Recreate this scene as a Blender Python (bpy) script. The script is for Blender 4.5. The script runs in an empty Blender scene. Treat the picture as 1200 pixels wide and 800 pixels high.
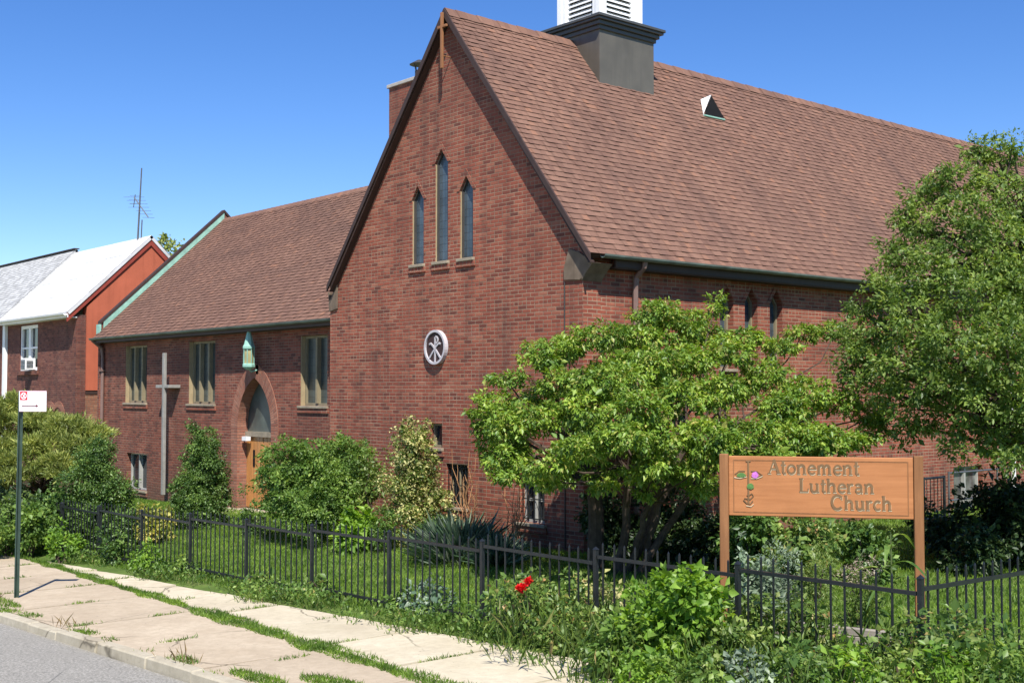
import bpy, bmesh, math, random
import numpy as np
from mathutils import Vector, Matrix, geometry
rnd = random.Random(7)
rng = np.random.default_rng(11)
sc = bpy.context.scene
COL = sc.collection
R = math.radians

# ------------------------------------------------------------------ camera
F = 1430.0
TH, PITCH = R(40.6), math.atan(58/1430)
CAM = Vector((14.21, -13.69, 2.6))
cd = bpy.data.cameras.new('camera'); cd.sensor_width = 36; cd.lens = F/1200*36
cd.clip_end = 2000; cd.clip_start = .1
cam = bpy.data.objects.new('camera', cd); COL.objects.link(cam)
cam.location = CAM; cam.rotation_euler = (R(90)+PITCH, 0, R(90)-TH)
sc.camera = cam
_a0 = Vector((-math.cos(TH), math.sin(TH), 0)); _r = Vector((math.sin(TH), math.cos(TH), 0)); _u0 = Vector((0, 0, 1))
_a = _a0*math.cos(PITCH)+_u0*math.sin(PITCH); _u = -_a0*math.sin(PITCH)+_u0*math.cos(PITCH)
def at(px, py, dep):
    return CAM + (_a + _r*(px-600)/F - _u*(py-400)/F)*dep

def lerp(a, b, t): return a+(b-a)*t
def smooth(t): t = min(1, max(0, t)); return t*t*(3-2*t)
def street_z(x): return 0.037*(x-8.94)+0.15
def ground_z(x, y):
    zs = street_z(x)
    zc = 0.02*min(x, 0)+0.008*max(x, 0)
    if x < -20: zc += 0.02*(x+20)
    return lerp(zs, zc, smooth((y+4.9)/4.2))
KERB_Y = -8.42
WALK_Y = -5.55

# ------------------------------------------------------------------ tagging / mesh helpers
def tag(o, label=None, cat=None, group=None, kind=None):
    if label: o['label'] = label
    if cat: o['category'] = cat
    if group: o['group'] = group
    if kind: o['kind'] = kind
    return o
def empty(name, loc, label, cat, group=None):
    o = bpy.data.objects.new(name, None); COL.objects.link(o); o.location = loc
    o.empty_display_size = .2
    return tag(o, label, cat, group)

class MB:
    def __init__(s): s.v = []; s.f = []; s.uv = []; s.m = []; s.M = Matrix()
    def face(s, pts, uv=None, m=0):
        i = len(s.v); s.v += [s.M @ Vector(p) for p in pts]; s.f.append(tuple(range(i, i+len(pts)))); s.uv.append(uv); s.m.append(m)
    def mesh(s, vs, fs, m=0):
        i = len(s.v); s.v += [s.M @ Vector(p) for p in vs]
        for f in fs: s.f.append(tuple(i+k for k in f)); s.uv.append(None); s.m.append(m)
    def box(s, a, b, m=0, skip=()):
        x0, y0, z0 = [min(a[i], b[i]) for i in range(3)]; x1, y1, z1 = [max(a[i], b[i]) for i in range(3)]
        vs = [(x0,y0,z0),(x1,y0,z0),(x1,y1,z0),(x0,y1,z0),(x0,y0,z1),(x1,y0,z1),(x1,y1,z1),(x0,y1,z1)]
        s.mesh(vs, [(0,3,2,1),(4,5,6,7),(0,1,5,4),(2,3,7,6),(1,2,6,5),(3,0,4,7)], m)
    def prism(s, poly, d, m=0):
        """poly: 3D points of a planar polygon, extruded by vector d"""
        n = len(poly); P = [Vector(p) for p in poly]; d = Vector(d)
        N = Vector((0,0,0))
        for i in range(n): N += P[i].cross(P[(i+1) % n])
        if N.dot(d) > 0: P.reverse()
        s.mesh(P+[p+d for p in P], [tuple(range(n)), tuple(range(2*n-1, n-1, -1))]+[(i, i+n, (i+1) % n+n, (i+1) % n)[::1] for i in range(n)], m)
    def tube(s, pts, rad, seg=6, m=0, cap=True):
        pts = [Vector(p) for p in pts]; n = len(pts)
        if not hasattr(rad, '__len__'): rad = [rad]*n
        vs = []; up = None
        for i, p in enumerate(pts):
            t = (pts[min(i+1, n-1)]-pts[max(i-1, 0)]).normalized()
            if up is None:
                up = t.orthogonal().normalized()
            up = (up - t*up.dot(t))
            up = up.normalized() if up.length > 1e-5 else t.orthogonal().normalized()
            w = t.cross(up)
            for k in range(seg):
                a = 2*math.pi*k/seg; vs.append(p+(up*math.cos(a)+w*math.sin(a))*rad[i])
        fs = [(i*seg+k, i*seg+(k+1) % seg, (i+1)*seg+(k+1) % seg, (i+1)*seg+k) for i in range(n-1) for k in range(seg)]
        if cap: fs += [tuple(range(seg-1, -1, -1)), tuple((n-1)*seg+k for k in range(seg))]
        s.mesh(vs, fs, m)
    def lathe(s, c, prof, seg=12, m=0):
        c = Vector(c); vs = []
        for r, z in prof:
            for k in range(seg):
                a = 2*math.pi*k/seg; vs.append(c+Vector((r*math.cos(a), r*math.sin(a), z)))
        n = len(prof)
        fs = [(i*seg+k, i*seg+(k+1) % seg, (i+1)*seg+(k+1) % seg, (i+1)*seg+k) for i in range(n-1) for k in range(seg)]
        fs += [tuple(range(seg-1, -1, -1)), tuple((n-1)*seg+k for k in range(seg))]
        s.mesh(vs, fs, m)
    def holes(s, outer, holes, to3, m=0, flip=False):
        loops = [[Vector((p[0], p[1], 0)) for p in outer]]+[[Vector((p[0], p[1], 0)) for p in h] for h in holes]
        flat = [p for l in loops for p in l]
        tris = geometry.tessellate_polygon(loops)
        vs = [to3(p.x, p.y) for p in flat]; fs = []
        for t in tris:
            a, b, c = [flat[i] for i in t]
            if (b-a).cross(c-a).length < 1e-9: continue
            ccw = (b-a).cross(c-a).z > 0
            t = tuple(t)
            if ccw == flip: t = t[::-1]
            fs.append(t)
        s.mesh(vs, fs, m)
    def wall(s, outer, holes, to3, to3b, m=0, flip=False, mh=None):
        """solid wall: front sheet, back sheet and all reveals"""
        s.holes(outer, holes, to3, m, flip); s.holes(outer, holes, to3b, m, not flip)
        for li, l in enumerate([outer]+holes):
            for i in range(len(l)):
                a, b = l[i], l[(i+1) % len(l)]
                q = [to3(*a), to3(*b), to3b(*b), to3b(*a)]
                s.mesh(q, [(0,1,2,3)], m if (li == 0 or mh is None) else mh)
    def build(s, name, mats, parent=None, bevel=0, smooth_=False):
        me = bpy.data.meshes.new(name)
        me.from_pydata([tuple(v) for v in s.v], [], s.f)
        if not isinstance(mats, (list, tuple)): mats = [mats]
        for m_ in mats: me.materials.append(m_)
        uvl = me.uv_layers.new(name='UVMap').data
        for pi, p in enumerate(me.polygons):
            p.material_index = s.m[pi]; p.use_smooth = smooth_
            n = p.normal; u = s.uv[pi]
            for k, li in enumerate(p.loop_indices):
                if u: uvl[li].uv = u[k]; continue
                c = me.vertices[me.loops[li].vertex_index].co
                ax, ay, az = abs(n.x), abs(n.y), abs(n.z)
                if az > .72 and az >= ax and az >= ay: uvl[li].uv = (c.x, c.y)
                elif ax > ay: uvl[li].uv = (c.y, c.z)
                else: uvl[li].uv = (c.x, c.z)
        o = bpy.data.objects.new(name, me); COL.objects.link(o)
        if parent is not None:
            o.parent = parent
            o.matrix_parent_inverse = Matrix.Translation(-gloc(parent))
        if bevel:
            b = o.modifiers.new('bevel', 'BEVEL'); b.width = bevel; b.segments = 1; b.limit_method = 'ANGLE'; b.angle_limit = R(40)
        return o
def gloc(o):
    l = Vector(o.location)
    # parents with geometry live at the origin; empties carry their own location
    return l if o.parent is None else Vector((0, 0, 0))

# ------------------------------------------------------------------ node helper with maths by operators
class NT:
    def __init__(s, name, rough=.8, spec=.3):
        s.mat = bpy.data.materials.new(name); s.mat.use_nodes = True
        s.t = s.mat.node_tree; s.b = s.t.nodes['Principled BSDF']
        s.b.inputs['Roughness'].default_value = rough
        s.b.inputs['Specular IOR Level'].default_value = spec
    def n(s, typ, **k):
        nd = s.t.nodes.new(typ)
        for a, v in k.items(): setattr(nd, a, v)
        return nd
    def L(s, a, b): s.t.links.new(a.s if isinstance(a, V) else a, b)
    def put(s, sock, v):
        if isinstance(v, V): s.t.links.new(v.s, sock)
        elif hasattr(v, 'is_output'): s.t.links.new(v, sock)
        else: sock.default_value = v
    def math(s, op, *a):
        nd = s.n('ShaderNodeMath', operation=op)
        for i, v in enumerate(a): s.put(nd.inputs[i], v)
        return V(s, nd.outputs[0])
    def uv(s):
        tc = s.n('ShaderNodeTexCoord'); sp = s.n('ShaderNodeSeparateXYZ'); s.L(tc.outputs['UV'], sp.inputs[0])
        return V(s, sp.outputs[0]), V(s, sp.outputs[1]), tc.outputs['UV'], tc.outputs['Object']
    def xyz(s, x, y, z=0.0):
        c = s.n('ShaderNodeCombineXYZ'); s.put(c.inputs[0], x); s.put(c.inputs[1], y); s.put(c.inputs[2], z); return c.outputs[0]
    def white(s, vec):
        w = s.n('ShaderNodeTexWhiteNoise', noise_dimensions='3D'); s.put(w.inputs['Vector'], vec); return V(s, w.outputs['Value'])
    def noise(s, vec, scale, detail=3, rough=.5):
        w = s.n('ShaderNodeTexNoise'); 
        if vec is not None: s.put(w.inputs['Vector'], vec)
        w.inputs['Scale'].default_value = scale; w.inputs['Detail'].default_value = detail; w.inputs['Roughness'].default_value = rough
        return V(s, w.outputs['Fac'])
    def ramp(s, fac, stops, interp='LINEAR'):
        r = s.n('ShaderNodeValToRGB'); r.color_ramp.interpolation = interp
        e = r.color_ramp.elements
        while len(e) < len(stops): e.new(.5)
        for i, (p, c) in enumerate(stops): e[i].position = p; e[i].color = (*c, 1)
        s.put(r.inputs[0], fac); return r.outputs[0]
    def mix(s, fac, a, b, blend='MIX'):
        m = s.n('ShaderNodeMix', data_type='RGBA', blend_type=blend)
        s.put(m.inputs[0], fac)
        for k, v in ((6, a), (7, b)):
            if isinstance(v, tuple): m.inputs[k].default_value = (*v, 1)
            else: s.put(m.inputs[k], v)
        return m.outputs[2]
    def maprange(s, v, a, b, c=0., d=1.):
        m = s.n('ShaderNodeMapRange'); s.put(m.inputs[0], v)
        for i, x in enumerate((a, b, c, d)): m.inputs[i+1].default_value = x
        return V(s, m.outputs[0])
    def bump(s, h, strength=.5, dist=.01):
        b = s.n('ShaderNodeBump'); s.put(b.inputs['Height'], h); b.inputs['Strength'].default_value = strength; b.inputs['Distance'].default_value = dist
        s.L(b.outputs[0], s.b.inputs['Normal'])
    def color(s, c):
        if isinstance(c, tuple): s.b.inputs['Base Color'].default_value = (*c, 1)
        else: s.put(s.b.inputs['Base Color'], c)
class V:
    def __init__(s, nt, sock): s.nt = nt; s.s = sock
    def __add__(s, o): return s.nt.math('ADD', s, o)
    def __sub__(s, o): return s.nt.math('SUBTRACT', s, o)
    def __mul__(s, o): return s.nt.math('MULTIPLY', s, o)
    def __truediv__(s, o): return s.nt.math('DIVIDE', s, o)
    def floor(s): return s.nt.math('FLOOR', s)
    def fract(s): return s.nt.math('FRACT', s)
    def mod(s, o): return s.nt.math('FLOORED_MODULO', s, o)
    def lt(s, o): return s.nt.math('LESS_THAN', s, o)
    def gt(s, o): return s.nt.math('GREATER_THAN', s, o)

def plain(name, col, rough=.6, spec=.3, metal=0, var=.12, scale=6, bump=0, streak=0):
    n = NT(name, rough, spec); n.b.inputs['Metallic'].default_value = metal
    u, v, uv, ob = n.uv()
    a = tuple(c*(1-var) for c in col); b = tuple(min(1, c*(1+var)) for c in col)
    f = n.noise(ob, scale, 5, .6)
    c = n.ramp(f, [(.3, a), (.7, b)])
    if streak:
        w = n.n('ShaderNodeMapping'); w.inputs['Scale'].default_value = (9, 9, .8); n.L(ob, w.inputs[0])
        g = n.noise(w.outputs[0], 1, 4)
        c = n.mix(n.maprange(g, .5, .75, 0, streak), c, tuple(x*.45 for x in col))
    n.color(c)
    if bump: n.bump(n.noise(ob, scale*8, 4), bump, .004)
    return n.mat

def brick_mat(name, stops, mortar, dirt=.5, rowh=.0677, wid=.213, hdr=6, mort=.0095, vary=True):
    n = NT(name, .85, .25)
    u, v, uv, ob = n.uv()
    wob = n.noise(uv, 5, 2)
    u = u + (wob-.5)*.012; v2 = v + (n.noise(uv, 3.1, 2)-.5)*.010
    r = v2/rowh; row = r.floor(); fv = r.fract()
    isH = row.mod(float(hdr)).lt(.5) if hdr else None
    w = (isH*(-wid/2) + wid) if hdr else None
    uu = u/w if hdr else u/wid
    cc = uu + row.mod(2.)*.5
    col = cc.floor(); fu = cc.fract()
    rv = n.white(n.xyz(col, row, 1.3)); rv2 = n.white(n.xyz(col, row, 7.7))
    if hdr: rv = rv*(isH*(-.25)+1.0)
    base = n.ramp(rv, stops)
    # large-scale differences between batches of brick
    big = n.noise(ob, .45, 3)
    base = n.mix(n.maprange(big, .35, .7, 0, .45), base, (stops[0][1][0]*1.15, stops[0][1][1]*1.1, stops[0][1][2]*1.05))
    fine = n.noise(uv, 60, 3, .7)
    base = n.mix(n.maprange(fine, .35, .75, .0, .35), base, (.10, .05, .04))
    mu = n.math('ABSOLUTE', fu-.5); mv = n.math('ABSOLUTE', fv-.5)
    du = (mu*(-1)+.5)*(w if hdr else wid); dv = (mv*(-1)+.5)*rowh
    dm = n.math('MINIMUM', du, dv)
    jit = (n.noise(uv, 34, 2)-.5)*.004
    mfac = n.maprange(dm+jit, mort*.45, mort*.85, 1, 0)
    mcol = n.mix(n.maprange(n.noise(ob, 1.3, 4), .35, .65), mortar, tuple(c*.55 for c in mortar))
    c = n.mix(mfac, base, mcol)
    st = n.n('ShaderNodeMapping'); st.inputs['Scale'].default_value = (2.2, 2.2, .35); n.L(ob, st.inputs[0])
    g = n.noise(st.outputs[0], 1.3, 5, .6)
    c = n.mix(n.maprange(g, .45, .75, 0, dirt), c, (.055, .035, .03))
    # efflorescence and rain-washed patches
    st2 = n.n('ShaderNodeMapping'); st2.inputs['Scale'].default_value = (.7, .7, 2.4); n.L(ob, st2.inputs[0])
    c = n.mix(n.maprange(n.noise(st2.outputs[0], 1.1, 6, .7), .56, .8, 0, .35), c, (.30,.19,.145))
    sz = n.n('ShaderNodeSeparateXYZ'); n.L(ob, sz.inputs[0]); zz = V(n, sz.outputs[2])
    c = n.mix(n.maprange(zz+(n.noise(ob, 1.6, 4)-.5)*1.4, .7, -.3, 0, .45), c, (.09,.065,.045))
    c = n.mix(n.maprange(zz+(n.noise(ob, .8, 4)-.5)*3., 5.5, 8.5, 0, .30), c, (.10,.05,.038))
    n.color(c)
    n.bump((mfac*(-1)+1)*1.0 + rv2*.35 + fine*.3, .6, .012)
    return n.mat

MAT = {}
MAT['brick'] = brick_mat('red_brick', [(0., (.14,.044,.030)), (.12, (.235,.062,.037)), (.4, (.32,.082,.047)), (.75, (.355,.100,.057)), (1., (.40,.15,.088))], (.38,.27,.18))
MAT['brick_wing'] = brick_mat('red_brick_wing', [(0., (.12,.039,.028)), (.25, (.21,.058,.037)), (.6, (.275,.076,.046)), (1., (.33,.115,.07))], (.30,.20,.14))
MAT['brick_arch'] = brick_mat('arch_brick', [(0., (.27,.10,.065)), (.5, (.36,.145,.09)), (1., (.43,.20,.13))], (.28,.19,.14), .25, rowh=.07, wid=.24, hdr=0)
MAT['brick_house'] = brick_mat('house_brick', [(0., (.10,.034,.027)), (.3, (.16,.050,.036)), (.7, (.21,.068,.046)), (1., (.25,.10,.065))], (.19,.12,.095), .5)
MAT['brick_tan'] = brick_mat('rubble_brick', [(0., (.20,.08,.05)), (.5, (.34,.15,.08)), (1., (.42,.24,.14))], (.30,.22,.16), .5, hdr=3)
def shingle_mat(name, stops, rowh=.128, wid=.30):
    n = NT(name, .95, .15)
    u, v, uv, ob = n.uv()
    row = (v/rowh+.001).floor()
    off = n.white(n.xyz(row, 3.1, .2))
    cu = u/wid*2.2 + off*9.
    col = cu.floor()
    rv = n.white(n.xyz(col, row, .5))
    base = n.ramp(rv, stops)
    gr = n.noise(uv, 220, 2, .8)
    base = n.mix(n.maprange(gr, .35, .7, 0, .35), base, (.12, .07, .055))
    big = n.noise(ob, .5, 4, .6)
    base = n.mix(n.maprange(big, .4, .75, 0, .5), base, (.115,.068,.055))
    st = n.n('ShaderNodeMapping'); st.inputs['Scale'].default_value = (.3, 1.6, .3); n.L(ob, st.inputs[0])
    base = n.mix(n.maprange(n.noise(st.outputs[0], 1.2, 4), .5, .75, 0, .4), base, (.085,.055,.047))
    fu = cu.fract(); slot = n.math('ABSOLUTE', fu-.5).gt(.487)
    base = n.mix(slot*.55, base, (.05,.03,.025))
    n.color(base); n.bump(gr, .25, .004)
    return n.mat
MAT['shingle'] = shingle_mat('brown_asphalt_shingle', [(0., (.170,.092,.066)), (.3, (.202,.111,.079)), (.7, (.222,.123,.087)), (.92, (.245,.137,.096)), (1., (.285,.143,.09))])
MAT['shingle_butt'] = plain('shingle_edge', (.06,.035,.028), .95, .1)
MAT['barge'] = plain('dark_brown_paint', (.050,.030,.024), .6, .35, streak=.3)
MAT['trim_dark'] = plain('dark_metal_trim', (.055,.05,.045), .5, .4)
MAT['downpipe'] = plain('brown_downpipe_paint', (.19,.12,.10), .55, .4, streak=.4)
MAT['gutter'] = plain('weathered_copper_gutter', (.12,.15,.13), .5, .4, var=.4, scale=3)
MAT['stone'] = plain('tan_limestone', (.30,.25,.18), .85, .2, var=.2, scale=5, bump=.3, streak=.4)
MAT['kneeler'] = plain('weathered_brown_stone', (.16,.12,.085), .9, .2, var=.25, scale=5, bump=.3, streak=.5)
MAT['emblem'] = plain('chalky_pale_paint', (.48,.45,.46), .7, .25, var=.12)
MAT['jamb'] = plain('tan_painted_jamb', (.36,.28,.16), .7, .25, streak=.3)
MAT['frame_tan'] = plain('weathered_tan_frame', (.25,.21,.13), .7, .25, streak=.4)
MAT['copper'] = plain('green_copper_patina', (.26,.47,.38), .7, .25, var=.22, scale=5, streak=.3)
MAT['cupola'] = plain('bronze_grey_sheet', (.105,.095,.075), .45, .5, var=.18, scale=1.5, streak=.25)
MAT['cupola_dark'] = plain('dark_grey_sheet', (.06,.062,.06), .45, .5)
MAT['white'] = plain('white_paint', (.80,.80,.78), .5, .35, var=.05)
MAT['white_worn'] = plain('worn_white_paint', (.36,.36,.33), .65, .3, var=.12, streak=.3)
MAT['grey_wood'] = plain('grey_painted_timber', (.28,.27,.245), .75, .25, var=.15, streak=.35)
MAT['iron'] = plain('black_iron_paint', (.014,.016,.018), .42, .5, var=.3, scale=14, bump=.15)
MAT['steel'] = plain('grey_steel', (.16,.16,.16), .4, .5, metal=.6)
MAT['orange'] = plain('orange_red_stucco', (.42,.115,.062), .85, .2, var=.10, scale=1.2, bump=.25, streak=.25)
MAT['orange_trim'] = plain('dark_red_trim', (.26,.052,.036), .8, .2)
MAT['cement'] = plain('cement_chimney_cap', (.42,.39,.34), .9, .15)
MAT['flower_red'] = plain('red_petal', (.65,.01,.012), .5, .3)
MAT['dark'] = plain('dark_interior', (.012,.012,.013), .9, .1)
MAT['black_plastic'] = plain('dark_grille', (.05,.055,.05), .6, .3)
def white_roof():
    n = NT('silver_white_roof_coating', .6, .3); u, v, uv, ob = n.uv()
    f = n.noise(uv, 1.2, 6, .65); g = n.noise(uv, 14, 4, .7)
    c = n.ramp(f, [(.3, (.48,.48,.47)), (.55, (.64,.64,.63)), (1, (.70,.70,.69))])
    c = n.mix(n.maprange(g, .6, .8, 0, .35), c, (.45,.44,.42)); n.color(c); n.bump(g, .3, .01); return n.mat
def grey_roof():
    n = NT('pale_grey_shingle', .9, .2); u, v, uv, ob = n.uv()
    row = (v/.13).floor(); col = (u/.25+row*.37).floor(); rv = n.white(n.xyz(row, col, 2.))
    c = n.ramp(rv, [(0, (.33,.33,.32)), (1, (.52,.52,.50))]); 
    c = n.mix((v/.13).fract().lt(.1)*.5, c, (.2,.2,.2)); n.color(c); return n.mat
MAT['white_roof'] = white_roof(); MAT['grey_roof'] = grey_roof()
def wood_mat(name, a, b, rough=.55, vertical=False, spec=.35):
    n = NT(name, rough, spec); u, v, uv, ob = n.uv()
    mp = n.n('ShaderNodeMapping'); mp.inputs['Scale'].default_value = (14, 14, .9) if vertical else (.9, .9, 16); n.L(ob, mp.inputs[0])
    f = n.noise(mp.outputs[0], 1.6, 6, .65)
    c = n.ramp(f, [(.3, a), (.68, b)])
    d = n.noise(ob, 3.0, 4); c = n.mix(n.maprange(d, .45, .8, 0, .35), c, tuple(x*.6 for x in a))
    n.color(c); n.bump(f, .25, .004); return n.mat
MAT['sign_wood'] = wood_mat('stained_sign_board', (.37,.145,.050), (.48,.20,.075))
MAT['post_wood'] = wood_mat('stained_sign_post', (.20,.085,.03), (.31,.14,.055), .7, True)
MAT['cross_wood'] = wood_mat('brown_stained_timber', (.20,.085,.035), (.33,.15,.065), .7, True)
MAT['door_wood'] = wood_mat('varnished_oak_door', (.40,.17,.05), (.56,.27,.09), .4, True, .5)
MAT['timber_edge'] = wood_mat('grey_weathered_timber', (.20,.17,.14), (.34,.30,.25), .9)
MAT['letter'] = plain('dark_carved_letter', (.19,.11,.05), .7, .3)
MAT['letter_hi'] = plain('painted_carve_highlight', (.62,.50,.32), .6, .3)  # pale colour paints the sunlit lower facet of carved strokes
MAT['leaf_paint'] = plain('green_carved_paint', (.09,.20,.05), .5, .4, var=.4, scale=40)
MAT['pink_paint'] = plain('purple_carved_paint', (.52,.16,.50), .5, .4, var=.4, scale=40)
MAT['sign_white'] = plain('white_enamel', (.85,.83,.84), .35, .5, var=.03)
MAT['sign_red'] = plain('red_enamel', (.62,.015,.03), .35, .5, var=.05)
MAT['sign_maroon'] = plain('dark_maroon_enamel', (.12,.012,.02), .35, .5, var=.05)
MAT['pole_green'] = plain('dark_green_channel_post', (.035,.06,.045), .5, .4, var=.25)
def glass(name, col, rough=.25, cell=0, var=.3):
    n = NT(name, rough, .6); u, v, uv, ob = n.uv()
    f = n.noise(ob, 2.2, 3)
    c = n.ramp(f, [(.35, tuple(x*(1-var) for x in col)), (.65, tuple(x*(1+var) for x in col))])
    if cell:
        a = (u/cell).fract(); b = (v/(cell*1.6)).fract()
        ln = n.math('MAXIMUM', a.lt(.09), b.lt(.06))
        rv = n.white(n.xyz((u/cell).floor(), (v/(cell*1.6)).floor(), 1.))
        c = n.mix(rv*.35, c, tuple(min(1, x*1.7) for x in col))
        c = n.mix(ln*.8, c, (.02,.02,.02))
    n.color(c); n.bump(n.noise(ob, 9, 2), .08, .01); return n.mat
MAT['pane_lancet'] = glass('leaded_blue_grey_glass', (.055,.075,.088), .22, .09)
MAT['pane_wing'] = glass('frosted_leaded_glass', (.05,.062,.055), .35, .11)
MAT['pane_dark'] = glass('dark_window_glass', (.02,.025,.03), .08)
MAT['pane_tymp'] = glass('dim_green_grey_panel', (.075,.09,.075), .4)
MAT['curtain'] = glass('curtained_glass', (.13,.13,.12), .2, 0, .7)
MAT['lamp_glass'] = glass('amber_lantern_glass', (.34,.30,.14), .3)

def leaf_mat(name, stops, rough=.45, trans=.35, tint=None):
    m = bpy.data.materials.new(name); m.use_nodes = True; t = m.node_tree
    b = t.nodes['Principled BSDF']; b.inputs['Roughness'].default_value = rough; b.inputs['Specular IOR Level'].default_value = .45
    g = t.nodes.new('ShaderNodeNewGeometry'); r = t.nodes.new('ShaderNodeValToRGB')
    e = r.color_ramp.elements
    while len(e) < len(stops): e.new(.5)
    for i, (p, c) in enumerate(stops): e[i].position = p; e[i].color = (*c, 1)
    t.links.new(g.outputs['Random Per Island'], r.inputs[0])
    tc = t.nodes.new('ShaderNodeTexCoord'); nz = t.nodes.new('ShaderNodeTexNoise'); nz.inputs['Scale'].default_value = 2.6; nz.inputs['Detail'].default_value = 3
    t.links.new(tc.outputs['Object'], nz.inputs['Vector'])
    mr = t.nodes.new('ShaderNodeMapRange'); mr.inputs[1].default_value = .35; mr.inputs[2].default_value = .68; mr.inputs[3].default_value = .62; mr.inputs[4].default_value = 1.28
    t.links.new(nz.outputs['Fac'], mr.inputs[0])
    hv = t.nodes.new('ShaderNodeHueSaturation'); t.links.new(r.outputs[0], hv.inputs['Color']); t.links.new(mr.outputs[0], hv.inputs['Value'])
    mh = t.nodes.new('ShaderNodeMapRange'); mh.inputs[1].default_value = .3; mh.inputs[2].default_value = .7; mh.inputs[3].default_value = .515; mh.inputs[4].default_value = .485
    t.links.new(nz.outputs['Fac'], mh.inputs[0]); t.links.new(mh.outputs[0], hv.inputs['Hue'])
    r = hv; t.links.new(r.outputs[0], b.inputs['Base Color'])
    tr = t.nodes.new('ShaderNodeBsdfTranslucent'); mx = t.nodes.new('ShaderNodeMixShader'); mx.inputs[0].default_value = trans
    hs = t.nodes.new('ShaderNodeHueSaturation'); hs.inputs['Value'].default_value = 1.6; hs.inputs['Saturation'].default_value = 1.1; hs.inputs['Hue'].default_value = .485
    t.links.new(r.outputs[0], hs.inputs['Color']); t.links.new(hs.outputs[0], tr.inputs[0])
    t.links.new(b.outputs[0], mx.inputs[1]); t.links.new(tr.outputs[0], mx.inputs[2])
    t.links.new(mx.outputs[0], t.nodes['Material Output'].inputs[0])
    return m
LM = dict(
 maple=leaf_mat('bright_maple_leaf', [(0,(.10,.20,.022)),(.5,(.19,.31,.04)),(.85,(.28,.39,.06)),(1,(.38,.35,.09))], trans=.3),
 tree=leaf_mat('mid_green_leaf', [(0,(.09,.16,.025)),(.6,(.175,.27,.05)),(1,(.30,.38,.10))], trans=.4),
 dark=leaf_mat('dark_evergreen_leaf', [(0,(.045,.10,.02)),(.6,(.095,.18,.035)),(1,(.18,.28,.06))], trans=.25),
 shade=leaf_mat('shaded_evergreen_leaf', [(0,(.018,.042,.014)),(.6,(.035,.07,.02)),(1,(.07,.11,.03))], trans=.2),  # evergreen leaf darkened so its colour carries the shade beneath the trees
 pine=leaf_mat('yellow_green_needle', [(0,(.13,.18,.035)),(.5,(.25,.31,.07)),(1,(.44,.47,.14))], trans=.35),
 bush=leaf_mat('fresh_green_leaf', [(0,(.07,.145,.025)),(.6,(.15,.26,.05)),(1,(.27,.38,.09))], trans=.4),
 lime=leaf_mat('lime_green_leaf', [(0,(.11,.22,.02)),(.6,(.18,.33,.04)),(1,(.27,.42,.07))], trans=.4),
 varie=leaf_mat('cream_edged_leaf', [(0,(.08,.14,.025)),(.5,(.15,.22,.04)),(.62,(.45,.45,.15)),(1,(.68,.62,.28))]),
 yellow=leaf_mat('yellow_blotched_leaf', [(0,(.10,.17,.025)),(.45,(.26,.32,.05)),(.6,(.58,.54,.13)),(1,(.72,.66,.22))]),
 silver=leaf_mat('silvery_blue_leaf', [(0,(.11,.17,.10)),(.6,(.21,.28,.17)),(1,(.34,.41,.29))], trans=.25),
 blue=leaf_mat('blue_green_strap_leaf', [(0,(.06,.12,.065)),(.6,(.14,.21,.13)),(1,(.30,.36,.26))], trans=.25),
 pink=leaf_mat('dusty_pink_seed_head', [(0,(.28,.22,.15)),(.6,(.50,.40,.30)),(1,(.62,.55,.45))]),
 rose=leaf_mat('rose_leaf', [(0,(.07,.14,.03)),(.6,(.16,.26,.055)),(.9,(.26,.33,.09)),(1,(.42,.26,.10))]),
 olive=leaf_mat('olive_weed_leaf', [(0,(.10,.17,.03)),(.6,(.19,.29,.055)),(1,(.36,.42,.13))]),
 grass=leaf_mat('lawn_grass_blade', [(0,(.10,.19,.02)),(.6,(.18,.31,.04)),(1,(.28,.42,.08))], trans=.5),
 weed=leaf_mat('long_weed_blade', [(0,(.08,.15,.025)),(.6,(.15,.25,.045)),(.92,(.24,.32,.07)),(1,(.45,.36,.16))], trans=.45),
 dry=leaf_mat('dry_straw_blade', [(0,(.22,.16,.06)),(1,(.45,.34,.15))]),
)
MAT['bark'] = plain('dark_bark', (.075,.055,.042), .95, .1, var=.4, scale=9, bump=.8)
MAT['bark_red'] = plain('red_brown_bark', (.13,.065,.042), .9, .15, var=.4, scale=9, bump=.6)
MAT['stem'] = plain('green_stem', (.09,.12,.04), .8, .2)
MAT['twig'] = plain('dry_orange_twig', (.36,.19,.09), .9, .1)

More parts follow.
